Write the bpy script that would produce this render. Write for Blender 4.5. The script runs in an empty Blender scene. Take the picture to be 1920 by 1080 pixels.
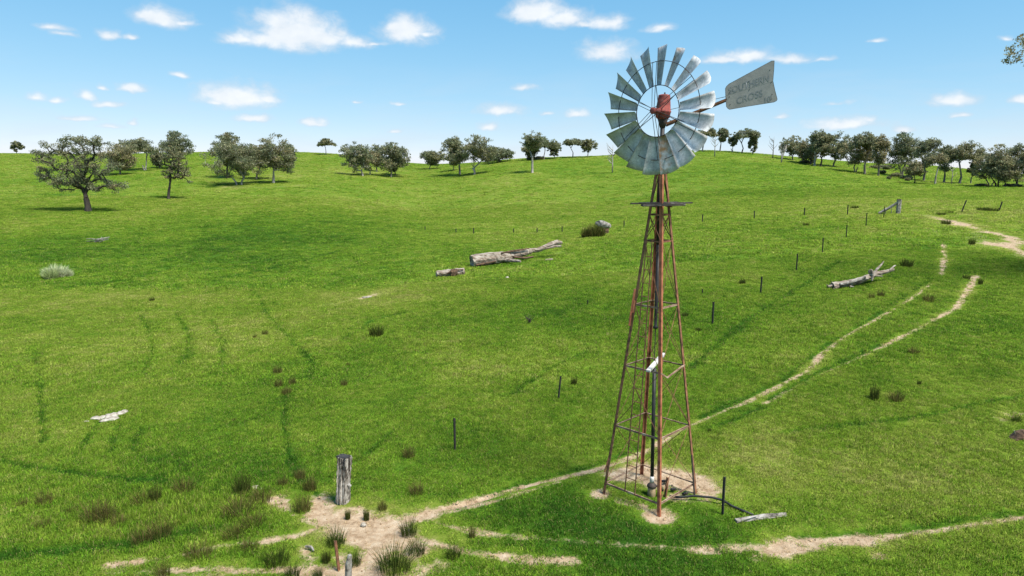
import bpy, math, random
import numpy as np
from mathutils import Vector, Matrix

# ------------------------------------------------------------------ camera, sky, sun, exposure
scene = bpy.context.scene
COL = scene.collection
CAM_H = 7.9
PITCH = math.radians(9.32)
FPX = 1280.0                       # 24 mm on a 36 mm frame, 1920 px wide
cam_d = bpy.data.cameras.new('camera'); cam_d.lens = 24; cam_d.sensor_width = 36
cam_d.clip_start = 0.1; cam_d.clip_end = 5000
cam = bpy.data.objects.new('camera', cam_d); COL.objects.link(cam)
cam.location = (0, 0, CAM_H); cam.rotation_euler = (math.pi/2 - PITCH, 0, 0)
scene.camera = cam
SUN_EL, SUN_AZ = math.radians(60), math.radians(128)      # azimuth clockwise from +Y
SUN_STRENGTH, SUN_ANGLE = 3.6, math.radians(20)
SKY_STRENGTH = 0.068
CLOUD = 6.0
scene.view_settings.view_transform = 'Standard'
scene.view_settings.look = 'None'
scene.view_settings.gamma = 1
scene.view_settings.use_curve_mapping = False
scene.view_settings.exposure = 1.2
scene.cycles.max_bounces = 6
sun_d = bpy.data.lights.new('sun', 'SUN'); sun_d.energy = SUN_STRENGTH; sun_d.angle = SUN_ANGLE
sun_d.color = (1.0, 0.95, 0.87)
sun = bpy.data.objects.new('sun', sun_d); COL.objects.link(sun)
sdir = Vector((math.sin(SUN_AZ)*math.cos(SUN_EL), math.cos(SUN_AZ)*math.cos(SUN_EL), math.sin(SUN_EL)))
sun.rotation_euler = sdir.to_track_quat('Z', 'Y').to_euler()
sun.location = (0, 0, 60)

# clouds as (azimuth, elevation) ellipses, read off the photograph: px, py, half width, half height, weight
CLOUDS = [(300,34,46,20,1.0),(268,30,22,14,.9),(340,40,34,10,.8),(205,64,20,12,.95),(247,68,13,7,.85),
 (556,58,58,36,1.15),(490,74,44,20,1.0),(450,74,36,14,.85),(610,68,44,22,1.0),(660,78,40,14,.9),(700,80,24,7,.55),
 (766,58,42,26,1.0),(740,52,24,14,.85),(800,64,24,10,.7),
 (1010,22,44,26,1.05),(1060,34,46,18,.95),(1135,42,36,16,.9),(1100,44,40,10,.8),(1240,52,30,10,.55),
 (1138,96,54,24,.72),(1400,104,56,16,.75),(1360,112,60,10,.65),(1480,108,60,12,.55),(1540,110,30,10,.4),
 (450,182,54,22,1.12),(425,180,34,16,1.0),(500,186,28,12,.95),(406,190,28,8,.85),
 (245,164,26,10,.75),(188,163,14,7,.5),(330,141,22,7,.6),(68,184,24,9,.75),(108,188,16,7,.6),(155,180,18,11,.75),(200,192,36,9,.7),
 (148,222,46,8,.55),(205,236,40,7,.5),(250,228,14,7,.5),(470,222,36,9,.75),(590,229,22,8,.7),
 (940,206,40,13,.72),(916,238,22,11,.8),(985,162,26,9,.5),(1085,212,26,10,.6),(1020,212,18,6,.4),
 (1580,230,66,14,.88),(1625,224,22,12,.8),(1690,240,22,9,.6),(1786,188,44,13,.85),(1800,216,24,8,.55),(1915,188,22,12,.7),
 (1890,72,14,8,.5),(1640,74,22,7,.38),(1570,192,40,7,.3),(1460,216,24,7,.45),(95,52,40,10,.4),(120,64,22,8,.35),(755,193,14,6,.5),(672,194,10,5,.4),(740,244,18,6,.4)]

def ray(px, py):
    u = (px-960)/FPX; v = (py-540)/FPX
    c, s = math.cos(PITCH), math.sin(PITCH)
    return u, c - v*s, -s - v*c

def build_world():
    w = bpy.data.worlds.new('World'); scene.world = w; w.use_nodes = True
    nt = w.node_tree; nt.nodes.clear(); N = nt.nodes.new; L = nt.links.new
    def M(op, a, b=None, c=None, clamp=False):
        n = N('ShaderNodeMath'); n.operation = op; n.use_clamp = clamp
        for i, x in enumerate((a, b, c)):
            if x is None: continue
            if isinstance(x, (int, float)): n.inputs[i].default_value = x
            else: L(x, n.inputs[i])
        return n.outputs[0]
    sky = N('ShaderNodeTexSky'); sky.sky_type = 'NISHITA'; sky.sun_disc = False
    sky.sun_elevation = SUN_EL; sky.sun_rotation = SUN_AZ
    sky.air_density = 0.8; sky.dust_density = 0.1; sky.ozone_density = 1.8; sky.altitude = 300
    tc = N('ShaderNodeTexCoord'); sep = N('ShaderNodeSeparateXYZ'); L(tc.outputs['Generated'], sep.inputs[0])
    az = M('ARCTAN2', sep.outputs[0], sep.outputs[1]); el = M('ARCSINE', sep.outputs[2])
    # the same scatter of fair-weather clouds goes on all round the horizon
    per = math.radians(80)
    azw = M('SUBTRACT', M('FLOORED_MODULO', M('ADD', az, per/2), per), per/2)
    comb = N('ShaderNodeCombineXYZ'); L(azw, comb.inputs[0]); L(el, comb.inputs[1])
    def noise(scale, detail, rough, dist=0.0, src=None, mapscale=(1,1,1)):
        mp = N('ShaderNodeMapping'); mp.inputs['Scale'].default_value = mapscale
        L(src or tc.outputs['Generated'], mp.inputs[0])
        n = N('ShaderNodeTexNoise'); n.inputs['Scale'].default_value = scale; n.inputs['Detail'].default_value = detail
        n.inputs['Roughness'].default_value = rough; n.inputs['Distortion'].default_value = dist
        L(mp.outputs[0], n.inputs['Vector']); return n
    wn = noise(26, 3, .5, 0, None, (1,1,1.6))
    sub = N('ShaderNodeVectorMath'); sub.operation = 'SUBTRACT'; L(wn.outputs['Color'], sub.inputs[0]); sub.inputs[1].default_value = (.5,.5,.5)
    mul = N('ShaderNodeVectorMath'); mul.operation = 'MULTIPLY'; L(sub.outputs[0], mul.inputs[0]); mul.inputs[1].default_value = (.035,.014,0)
    add = N('ShaderNodeVectorMath'); add.operation = 'ADD'; L(comb.outputs[0], add.inputs[0]); L(mul.outputs[0], add.inputs[1])
    s2 = N('ShaderNodeSeparateXYZ'); L(add.outputs[0], s2.inputs[0])
    A, E = s2.outputs[0], s2.outputs[1]
    best = None; low = None
    for (px, py, hw, hh, wt) in CLOUDS:
        dx, dy, dz = ray(px, py); a0 = math.atan2(dx, dy); e0 = math.asin(dz/math.sqrt(dx*dx+dy*dy+dz*dz))
        x1, y1, z1 = ray(px+hw, py); sa = abs(math.atan2(x1, y1) - a0)*1.35
        x2, y2, z2 = ray(px, py-hh); se = abs(math.asin(z2/math.sqrt(x2*x2+y2*y2+z2*z2)) - e0)*1.35
        dxn = M('MULTIPLY', M('SUBTRACT', A, a0), 1/sa)
        dyn = M('MULTIPLY', M('SUBTRACT', E, e0 - .15*se), 1/se)
        dyn = M('MAXIMUM', dyn, M('MULTIPLY', dyn, -1.75))
        r = M('SQRT', M('ADD', M('MULTIPLY', dxn, dxn), M('MULTIPLY', dyn, dyn)))
        val = M('SUBTRACT', wt + (.24 if wt < .62 else .14 if wt < .8 else .03), M('MULTIPLY', r, .92))
        best = val if best is None else M('SMOOTH_MAX', best, val, .12)
    n1 = noise(38, 7, .58, .3, None, (1,1,1.5))
    dens = M('ADD', best, M('MULTIPLY', M('SUBTRACT', n1.outputs[0], .5), 1.15))
    mr = N('ShaderNodeMapRange'); mr.interpolation_type = 'SMOOTHSTEP'
    L(dens, mr.inputs[0]); mr.inputs[1].default_value = -.22; mr.inputs[2].default_value = .78
    # thin high wisps low over the horizon
    n2 = noise(5, 6, .6, .4, None, (1,1,5))
    wm = N('ShaderNodeMapRange'); L(n2.outputs[0], wm.inputs[0]); wm.inputs[1].default_value = .44; wm.inputs[2].default_value = .75
    hz = N('ShaderNodeMapRange'); L(el, hz.inputs[0]); hz.inputs[1].default_value = .16; hz.inputs[2].default_value = .02
    wis = M('MULTIPLY', M('MULTIPLY', wm.outputs[0], hz.outputs[0]), .6)
    alpha = M('MAXIMUM', M('MULTIPLY', mr.outputs[0], .93), wis)
    # cloud tone: bases a little greyer than the puffs
    n3 = noise(30, 5, .55, 0, None, (1,1,1.5))
    tone = N('ShaderNodeMapRange'); L(M('ADD', M('MULTIPLY', mr.outputs[0], .55), M('MULTIPLY', n3.outputs[0], .6)), tone.inputs[0])
    tone.inputs[1].default_value = .45; tone.inputs[2].default_value = .95
    cc = N('ShaderNodeMix'); cc.data_type = 'RGBA'; L(tone.outputs[0], cc.inputs[0])
    cc.inputs[6].default_value = (.72*CLOUD, .82*CLOUD, .93*CLOUD, 1); cc.inputs[7].default_value = (CLOUD*1.06, CLOUD*1.09, CLOUD*1.12, 1)
    # even, slightly hazy blue: soften the green and blue gradient of the clear sky model
    sc_ = N('ShaderNodeSeparateColor'); L(sky.outputs[0], sc_.inputs[0]); cb = N('ShaderNodeCombineColor')
    L(M('MULTIPLY', sc_.outputs[0], .86), cb.inputs[0])
    L(M('MULTIPLY', M('POWER', sc_.outputs[1], .55), 1.99), cb.inputs[1])
    L(M('MULTIPLY', M('POWER', sc_.outputs[2], .35), 3.25), cb.inputs[2])
    mix = N('ShaderNodeMix'); mix.data_type = 'RGBA'; L(alpha, mix.inputs[0]); L(cb.outputs[0], mix.inputs[6]); L(cc.outputs[2], mix.inputs[7])
    bg = N('ShaderNodeBackground'); bg.inputs['Strength'].default_value = SKY_STRENGTH; L(mix.outputs[2], bg.inputs[0])
    out = N('ShaderNodeOutputWorld'); L(bg.outputs[0], out.inputs[0])
    w.cycles.sampling_method = 'MANUAL'; w.cycles.sample_map_resolution = 512
build_world()

# ------------------------------------------------------------------ noise, terrain function
def _hash(ix, iy, seed):
    n = (ix.astype(np.int64)*374761393 + iy.astype(np.int64)*668265263 + seed*1442695041) & 0xffffffff
    n = ((n ^ (n >> 13))*1274126177) & 0xffffffff
    return ((n ^ (n >> 16)) & 0xffff)/65535.0
def vnoise(x, y, seed=0):
    ix = np.floor(x); iy = np.floor(y); fx = x-ix; fy = y-iy
    fx = fx*fx*(3-2*fx); fy = fy*fy*(3-2*fy)
    a = _hash(ix, iy, seed); b = _hash(ix+1, iy, seed); c = _hash(ix, iy+1, seed); d = _hash(ix+1, iy+1, seed)
    return (a*(1-fx)+b*fx)*(1-fy) + (c*(1-fx)+d*fx)*fy
def fbm(x, y, scale, octv=4, seed=0):
    x = np.asarray(x, float)/scale; y = np.asarray(y, float)/scale; s = 0; amp = .5; tot = 0
    for o in range(octv):
        s = s + amp*vnoise(x*2**o + 17.3*o, y*2**o - 9.1*o, seed+o); tot += amp; amp *= .5
    return s/tot - .5

YS = np.array([8,12,16.5,22,30,42,60,80,110,150,200,260,340,450,700], float)
TS = np.array([-1.0,-.75,-.58,-.42,-.27,-.12,0,.12,.27,.42,.58,.75,1.0])
ZT = {
 -1.0:[0,0,0,-.2,-.5,-.9,-1.0,-.2,2.0,4.5,9.5,15.5,20,20,14],
 -.75:[0,0,0,-.2,-.5,-.8,-.9,-.5,1.6,3.9,8.7,14.8,18.6,18,11],
 -.58:[0,0,0,-.2,-.5,-.8,-.9,-.5,1.3,4.6,9.1,13.8,18.4,17,11],
 -.42:[0,0,0,-.2,-.5,-.8,-.8,-.4,1.5,4.3,8.7,13.9,19.3,18,11],
 -.27:[0,0,0,-.2,-.4,-.6,-.6,-.2,1.4,4.3,7.9,12.9,18.6,17,10],
 -.12:[0,0,0,-.2,-.3,-.3,-.2,0.,.2,1.6,5.6,10.3,13.6,11.5,8],
 0.:  [0,0,0,-.2,-.2,0.,.1,.2,.6,2.9,8.1,13.9,14.6,12,8],
 .12: [0,0,0,-.1,0.,.3,.5,.8,1.2,3.4,9.0,15.3,15.5,12,8],
 .27: [0,0,0,.1,.4,1.0,1.6,2.0,2.6,5.6,11.3,17.2,16.5,12,8],
 .42: [0,0,0,.2,.6,1.3,2.3,3.1,3.8,6.2,10.6,14.4,14,11,8],
 .58: [0,0,0,.2,.8,1.6,2.9,3.9,4.5,5.6,8.0,10.9,13.3,12,8],
 .75: [0,0,0,.3,.8,1.7,2.9,3.9,4.6,5.6,6.4,7.5,8.3,8.2,7.5],
 1.0: [0,0,0,.3,.9,1.8,3.0,4.0,4.6,5.4,6.0,6.8,7.4,7.4,7]}
def _pchip(x, y, xq):
    hh = np.diff(x); d = np.diff(y)/hh; m = np.zeros_like(y)
    for i in range(1, len(x)-1):
        if d[i-1]*d[i] > 0:
            w1 = 2*hh[i]+hh[i-1]; w2 = hh[i]+2*hh[i-1]; m[i] = (w1+w2)/(w1/d[i-1]+w2/d[i])
    m[0] = d[0]; m[-1] = d[-1]
    k = np.clip(np.searchsorted(x, xq)-1, 0, len(x)-2); t = (xq-x[k])/hh[k]
    return ((1+2*t)*(1-t)**2*y[k] + t*(1-t)**2*hh[k]*m[k] + t*t*(3-2*t)*y[k+1] + t*t*(t-1)*hh[k]*m[k+1])
LQ = np.linspace(np.log(8), np.log(700), 240); TQ = np.linspace(-1, 1, 301)
_tab = np.stack([_pchip(np.log(YS), np.array(ZT[t], float), LQ) for t in TS])       # 13 x 240
def _cub(x, y, xq):
    m = np.gradient(y, x, axis=0); hh = np.diff(x)
    k = np.clip(np.searchsorted(x, xq)-1, 0, len(x)-2); t = ((xq-x[k])/hh[k])[:,None]; H_ = hh[k][:,None]
    return ((1+2*t)*(1-t)**2*y[k] + t*(1-t)**2*H_*m[k] + t*t*(3-2*t)*y[k+1] + t*t*(t-1)*H_*m[k+1])
TAB = _cub(TS, _tab, TQ)                                                              # 301 x 240
def h0(x, y):
    x = np.asarray(x, float); y = np.asarray(y, float)
    yy = np.maximum(y, 8.0)
    t = np.clip(x/yy, -1, 1); l = np.log(np.clip(yy, 8, 699.9))
    ft = (t+1)/2*300; fl = (l-LQ[0])/(LQ[-1]-LQ[0])*239
    it = np.clip(ft.astype(int), 0, 299); il = np.clip(fl.astype(int), 0, 238); a = ft-it; b = fl-il
    z = (TAB[it,il]*(1-a)*(1-b) + TAB[it+1,il]*a*(1-b) + TAB[it,il+1]*(1-a)*b + TAB[it+1,il+1]*a*b)
    amp = np.clip((y-19)/30, 0, 1)
    z = z + amp*(fbm(x, y, 14, 3, 5)*.35 + fbm(x, y, 45, 2, 9)*.5*np.clip((y-40)/60, 0, 1)) + fbm(x, y, 3.2, 3, 3)*.17*np.clip((y-8)/60+.5, 0, 1)
    return z
_S = np.exp(np.linspace(np.log(9), np.log(690), 4000))
def at(px, py):
    """ground point seen at a photograph pixel (None above the skyline)"""
    u, f, d = ray(px, py); X = _S*u/f; Z = CAM_H + _S*d/f
    g = h0(X, _S); k = np.argmax(Z < g)
    if not (Z < g).any(): k = int(np.argmin(Z-g))
    return Vector((float(X[k]), float(_S[k]), float(g[k])))
def at_y(px, Y, py=300):
    u, f, d = ray(px, py); X = u/f*Y
    return Vector((X, Y, float(h0(X, Y))))
def z_at(py, Y):
    u, f, d = ray(960, py); return CAM_H + Y*d/f
def m_per_px(p):
    return (p.y*math.cos(PITCH) - (p.z-CAM_H)*math.sin(PITCH))/FPX

# ------------------------------------------------------------------ helpers
def mk_mesh(name, V, faces, mats=(), smooth=False, attrs=None, mat_idx=None):
    """faces: list of index arrays (each N x k)"""
    me = bpy.data.meshes.new(name); V = np.asarray(V, np.float32).reshape(-1, 3)
    me.vertices.add(len(V)); me.vertices.foreach_set('co', V.ravel())
    fl = [np.asarray(f, np.int32) for f in faces if len(f)]
    loops = np.concatenate([f.ravel() for f in fl]); sizes = np.concatenate([np.full(len(f), f.shape[1], np.int32) for f in fl])
    me.loops.add(len(loops)); me.loops.foreach_set('vertex_index', loops)
    me.polygons.add(len(sizes)); st = np.concatenate([[0], np.cumsum(sizes)[:-1]]).astype(np.int32)
    me.polygons.foreach_set('loop_start', st)
    try: me.polygons.foreach_set('loop_total', sizes)
    except Exception: pass
    for m in mats: me.materials.append(m)
    if mat_idx is not None: me.polygons.foreach_set('material_index', np.asarray(mat_idx, np.int32))
    me.update(calc_edges=True)
    me.polygons.foreach_set('use_smooth', np.full(len(sizes), bool(smooth)))
    for k, (dom, a) in (attrs or {}).items():
        at_ = me.attributes.new(k, 'FLOAT', dom); at_.data.foreach_set('value', np.asarray(a, np.float32))
    me.validate()
    return me
class MB:
    """collects tubes and boxes into one mesh"""
    def __init__(s): s.V = []; s.F4 = []; s.F3 = []; s.n = 0; s.FN = []
    def _add(s, V, F4=(), F3=()):
        s.V.append(np.asarray(V, float).reshape(-1,3))
        if len(F4): s.F4.append(np.asarray(F4)+s.n)
        if len(F3): s.F3.append(np.asarray(F3)+s.n)
        s.n += len(s.V[-1]); return s
    def tube(s, pts, rad, sides=8, cap=True, jit=0, rng=None, oval=1.0):
        pts = [Vector(p) for p in pts]; n = len(pts)
        rad = [rad]*n if isinstance(rad, (int, float)) else rad
        V = []; prev = None
        for i, p in enumerate(pts):
            d = (pts[min(i+1,n-1)] - pts[max(i-1,0)]).normalized()
            if prev is None:
                prev = d.orthogonal().normalized() if abs(d.z) > .95 else d.cross(Vector((0,0,1))).normalized()
            a = (prev - d*prev.dot(d)).normalized(); b = d.cross(a); prev = a
            for k in range(sides):
                an = 2*math.pi*k/sides; r = rad[i]
                if jit and rng is not None: r *= 1+jit*(rng.random()-.5)
                V.append(p + a*math.cos(an)*r + b*math.sin(an)*r*oval)
        F4 = [(i*sides+k, i*sides+(k+1)%sides, (i+1)*sides+(k+1)%sides, (i+1)*sides+k) for i in range(n-1) for k in range(sides)]
        F3 = []
        if cap:
            V += [pts[0], pts[-1]]; c0 = n*sides; c1 = c0+1
            F3 = [(c0, (k+1)%sides, k) for k in range(sides)] + [(c1, (n-1)*sides+k, (n-1)*sides+(k+1)%sides) for k in range(sides)]
        return s._add([tuple(v) for v in V], F4, F3)
    def bar(s, p, q, w, t, up=(0,0,1)):
        """rectangular bar from p to q, w wide, t thick (along up)"""
        p = Vector(p); q = Vector(q); d = (q-p).normalized(); up = Vector(up)
        a = d.cross(up)
        if a.length < 1e-4: a = d.orthogonal()
        a.normalize(); b = a.cross(d).normalized(); V = []
        for c in (p, q):
            for (i, j) in ((-1,-1),(1,-1),(1,1),(-1,1)): V.append(tuple(c + a*i*w/2 + b*j*t/2))
        return s._add(V, [(0,1,5,4),(1,2,6,5),(2,3,7,6),(3,0,4,7),(3,2,1,0),(4,5,6,7)])
    def angle(s, p, q, w, t, da, db):
        """angle-iron from p to q with flanges along da and db"""
        p = Vector(p); q = Vector(q); da = Vector(da); db = Vector(db)
        for (e, f) in ((da, db), (db, da)):
            V = []
            for c in (p, q):
                for (i, j) in ((0,0),(1,0),(1,1),(0,1)): V.append(tuple(c + e*i*w + f*j*t))
            s._add(V, [(0,1,5,4),(1,2,6,5),(2,3,7,6),(3,0,4,7),(3,2,1,0),(4,5,6,7)])
        return s
    def mesh(s, name, mats, smooth=False):
        return mk_mesh(name, np.concatenate(s.V), ([np.concatenate(s.F4)] if s.F4 else []) + ([np.concatenate(s.F3)] if s.F3 else []), mats, smooth)
def link(name, data, parent=None, loc=None, rot=None, scale=None, **props):
    o = bpy.data.objects.new(name, data); COL.objects.link(o)
    if parent is not None: o.parent = parent
    if loc is not None: o.location = loc
    if rot is not None: o.rotation_euler = rot
    if scale is not None: o.scale = scale if hasattr(scale, '__len__') else (scale,)*3
    for k, v in props.items():
        if v: o[k] = v
    return o

# ------------------------------------------------------------------ materials
def new_mat(name):
    m = bpy.data.materials.new(name); m.use_nodes = True; nt = m.node_tree
    return m, nt, nt.nodes['Principled BSDF'], nt.nodes.new, nt.links.new
def ramp(nt, src, stops):
    r = nt.nodes.new('ShaderNodeValToRGB'); e = r.color_ramp.elements
    while len(e) < len(stops): e.new(.5)
    for el, (p, c) in zip(e, stops): el.position = p; el.color = (*c, 1)
    nt.links.new(src, r.inputs[0]); return r
def noisy_mat(name, stops, scale=6, detail=6, rough=.8, metallic=0, stretch=(1,1,1), bump=.3, bscale=None, spec=.3, dist=0, bdist=.02):
    m, nt, b, N, L = new_mat(name)
    tc = N('ShaderNodeTexCoord'); mp = N('ShaderNodeMapping'); mp.inputs['Scale'].default_value = stretch
    L(tc.outputs['Object'], mp.inputs[0])
    n = N('ShaderNodeTexNoise'); n.inputs['Scale'].default_value = scale; n.inputs['Detail'].default_value = detail
    n.inputs['Distortion'].default_value = dist; n.inputs['Roughness'].default_value = .62; L(mp.outputs[0], n.inputs['Vector'])
    r = ramp(nt, n.outputs[0], stops); L(r.outputs[0], b.inputs['Base Color'])
    b.inputs['Roughness'].default_value = rough; b.inputs['Metallic'].default_value = metallic; b.inputs['Specular IOR Level'].default_value = spec
    if bump:
        n2 = N('ShaderNodeTexNoise'); n2.inputs['Scale'].default_value = bscale or scale*3; n2.inputs['Detail'].default_value = 5; L(mp.outputs[0], n2.inputs['Vector'])
        bp = N('ShaderNodeBump'); bp.inputs['Strength'].default_value = bump; bp.inputs['Distance'].default_value = bdist
        L(n2.outputs[0], bp.inputs['Height']); L(bp.outputs[0], b.inputs['Normal'])
    return m
MT = {}
MT['rust'] = noisy_mat('rusty_red_steel', [(.3,(.11,.038,.02)),(.5,(.31,.11,.055)),(.7,(.43,.18,.09))], 5, 7, .85, bump=.4)
MT['rust_dark'] = noisy_mat('dark_rusty_steel', [(.3,(.06,.032,.02)),(.52,(.21,.095,.05)),(.72,(.33,.165,.085))], 7, 7, .85, bump=.4)
MT['rust_pale'] = noisy_mat('worn_girt_steel', [(.32,(.10,.055,.035)),(.52,(.27,.17,.11)),(.72,(.42,.34,.26))], 6, 7, .8, bump=.3)
MT['black'] = noisy_mat('black_pipe', [(.3,(.008,.008,.009)),(.7,(.03,.03,.03))], 5, 4, .55, bump=.1)
MT['red'] = noisy_mat('faded_red_paint', [(.34,(.075,.045,.04)),(.48,(.19,.045,.038)),(.58,(.29,.065,.052)),(.70,(.33,.13,.11))], 9, 7, .8, bump=.2)
MT['dark'] = noisy_mat('dark_steel', [(.3,(.018,.015,.014)),(.7,(.075,.055,.045))], 9, 5, .7, bump=.2)
MT['wood'] = noisy_mat('grey_weathered_timber', [(.32,(.035,.03,.026)),(.46,(.18,.16,.135)),(.62,(.33,.31,.28)),(.78,(.45,.43,.39))], 5, 8, .9, stretch=(1,1,1), bump=.7, dist=.6)
MT['white_plank'] = noisy_mat('bleached_plank', [(.3,(.28,.26,.23)),(.6,(.62,.60,.56))], 8, 6, .85, bump=.3)
MT['dark_wood'] = noisy_mat('dark_plank', [(.3,(.02,.017,.014)),(.56,(.065,.052,.042)),(.74,(.35,.33,.30))], 4, 7, .9, stretch=(1,6,6), bump=.4)
MT['stone'] = noisy_mat('pale_limestone', [(.34,(.10,.08,.06)),(.46,(.29,.25,.20)),(.68,(.46,.43,.375))], 5, 7, .9, bump=.8, bdist=.06)
MT['tan'] = noisy_mat('tan_casing', [(.3,(.17,.11,.06)),(.6,(.36,.26,.15))], 8, 6, .85, bump=.3)
MT['post'] = noisy_mat('picket_steel', [(.3,(.012,.012,.012)),(.7,(.05,.045,.04))], 9, 4, .7, bump=.2)
MT['bark_pale'] = noisy_mat('pale_gum_bark', [(.3,(.13,.11,.09)),(.5,(.30,.27,.235)),(.7,(.47,.44,.40))], 2.2, 6, .9, stretch=(1,1,.4), bump=.5)
MT['bark_dark'] = noisy_mat('dark_gum_bark', [(.3,(.02,.017,.014)),(.6,(.065,.052,.042)),(.8,(.16,.135,.11))], 2.5, 6, .95, stretch=(1,1,.3), bump=.7, bdist=.05)
MT['bark_mid'] = noisy_mat('grey_gum_bark', [(.3,(.06,.05,.042)),(.55,(.17,.15,.125)),(.75,(.32,.29,.26))], 2.5, 6, .95, stretch=(1,1,.3), bump=.6, bdist=.04)

def galv_mat(name, rust=.0, dark=1.42, rough=.68):
    m, nt, b, N, L = new_mat(name)
    tc = N('ShaderNodeTexCoord')
    n = N('ShaderNodeTexNoise'); n.inputs['Scale'].default_value = 3.2; n.inputs['Detail'].default_value = 8; n.inputs['Roughness'].default_value = .68; L(tc.outputs['Object'], n.inputs['Vector'])
    v = N('ShaderNodeTexVoronoi'); v.inputs['Scale'].default_value = 34; L(tc.outputs['Object'], v.inputs['Vector'])
    base = ramp(nt, n.outputs[0], [(.32,(.20*dark,.21*dark,.215*dark)),(.5,(.33*dark,.345*dark,.35*dark)),(.68,(.47*dark,.48*dark,.48*dark))])
    sp = N('ShaderNodeMix'); sp.data_type = 'RGBA'; sp.blend_type = 'MULTIPLY'; sp.inputs[0].default_value = .35; L(base.outputs[0], sp.inputs[6]); bw = N('ShaderNodeRGBToBW'); L(v.outputs['Color'], bw.inputs[0]); L(bw.outputs[0], sp.inputs[7])
    n2 = N('ShaderNodeTexNoise'); n2.inputs['Scale'].default_value = 2.4; n2.inputs['Detail'].default_value = 9; n2.inputs['Roughness'].default_value = .72; L(tc.outputs['Object'], n2.inputs['Vector'])
    mr = N('ShaderNodeMapRange'); L(n2.outputs[0], mr.inputs[0]); mr.inputs[1].default_value = .66-.3*rust; mr.inputs[2].default_value = .80-.26*rust
    rc = N('ShaderNodeMix'); rc.data_type = 'RGBA'; L(mr.outputs[0], rc.inputs[0]); L(sp.outputs[2], rc.inputs[6]); rc.inputs[7].default_value = (.27,.145,.055,1)
    L(rc.outputs[2], b.inputs['Base Color'])
    b.inputs['Metallic'].default_value = .12; b.inputs['Roughness'].default_value = rough
    bp = N('ShaderNodeBump'); bp.inputs['Strength'].default_value = .12; bp.inputs['Distance'].default_value = .02; L(n.outputs[0], bp.inputs['Height']); L(bp.outputs[0], b.inputs['Normal'])
    return m
MT['galv'] = galv_mat('galvanised_sheet'); MT['galv_rust'] = galv_mat('rust_stained_sheet', .75); MT['galv_some'] = galv_mat('part_rusted_sheet', .3)
MT['vane'] = noisy_mat('weathered_vane_sheet', [(.3,(.215,.21,.20)),(.5,(.255,.25,.236)),(.7,(.295,.288,.27))], 4, 8, .85, bump=.15, spec=.15)
MT['print'] = noisy_mat('faded_blue_grey_lettering', [(.36,(.225,.23,.225)),(.62,(.15,.165,.175))], 3.5, 7, .7, bump=0)

GRASS_STOPS = [(0.0,(.026,.080,.007)),(.25,(.062,.139,.010)),(.50,(.115,.196,.016)),(.75,(.180,.232,.032)),(1.0,(.26,.26,.080))]
def leafy(name, geo_attr, inst, stops, translucency=.25, var=.5, rough=.75, spec=.15, upn=0, straw=0):
    m, nt, b, N, L = new_mat(name)
    if inst:
        a = N('ShaderNodeAttribute'); a.attribute_type = 'INSTANCER'; a.attribute_name = 'tint'
    else:
        a = N('ShaderNodeAttribute'); a.attribute_name = 'tint'
    r = ramp(nt, a.outputs['Fac'], stops)
    g = N('ShaderNodeAttribute'); g.attribute_name = geo_attr
    mr = N('ShaderNodeMapRange'); L(g.outputs['Fac'], mr.inputs[0]); mr.inputs[3].default_value = 1-var; mr.inputs[4].default_value = 1+var
    mx = N('ShaderNodeVectorMath'); mx.operation = 'SCALE'; L(r.outputs[0], mx.inputs[0]); L(mr.outputs[0], mx.inputs['Scale'])
    if straw:
        gt = N('ShaderNodeMath'); gt.operation = 'GREATER_THAN'; gt.inputs[1].default_value = 1-straw; L(g.outputs['Fac'], gt.inputs[0])
        sm = N('ShaderNodeMix'); sm.data_type = 'RGBA'; L(gt.outputs[0], sm.inputs[0]); L(mx.outputs[0], sm.inputs[6]); sm.inputs[7].default_value = (.30,.27,.10,1)
        class _o: outputs = [sm.outputs[2]]
        mx = _o
    L(mx.outputs[0], b.inputs['Base Color']); b.inputs['Roughness'].default_value = rough; b.inputs['Specular IOR Level'].default_value = spec
    tr = N('ShaderNodeBsdfTranslucent'); L(mx.outputs[0], tr.inputs[0])
    if upn:
        ge = N('ShaderNodeNewGeometry'); nm = N('ShaderNodeMix'); nm.data_type = 'VECTOR'; nm.inputs[0].default_value = upn
        L(ge.outputs['Normal'], nm.inputs[4]); nm.inputs[5].default_value = (0, 0, 1); L(nm.outputs[1], b.inputs['Normal'])
    ms = N('ShaderNodeMixShader'); ms.inputs[0].default_value = translucency
    L(b.outputs[0], ms.inputs[1]); L(tr.outputs[0], ms.inputs[2])
    L(ms.outputs[0], nt.nodes['Material Output'].inputs[0])
    return m
MT['grass'] = leafy('pasture_grass', 'rnd', True, [(p, tuple(1.56*q for q in c)) for p, c in GRASS_STOPS], .4, .75, spec=.05, upn=.8, straw=.04)
MT['rush'] = leafy('rush_stems', 'rnd', False, [(0,(.045,.075,.012)),(.35,(.070,.088,.020)),(.65,(.120,.105,.028)),(1,(.21,.165,.065))], .35, .6, spec=.02)
MT['pale_grass'] = leafy('pale_long_grass', 'rnd', False, [(0,(.22,.29,.09)),(.5,(.36,.42,.19)),(1,(.52,.55,.34))], .45, .35, spec=.02, upn=.5)
MT['leaf'] = leafy('gum_leaves', 'rnd', False, [(0,(.135,.168,.092)),(.35,(.180,.198,.104)),(.6,(.235,.225,.112)),(.85,(.28,.24,.12)),(1,(.32,.26,.14))], .45, .6, .5, .35)

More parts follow.
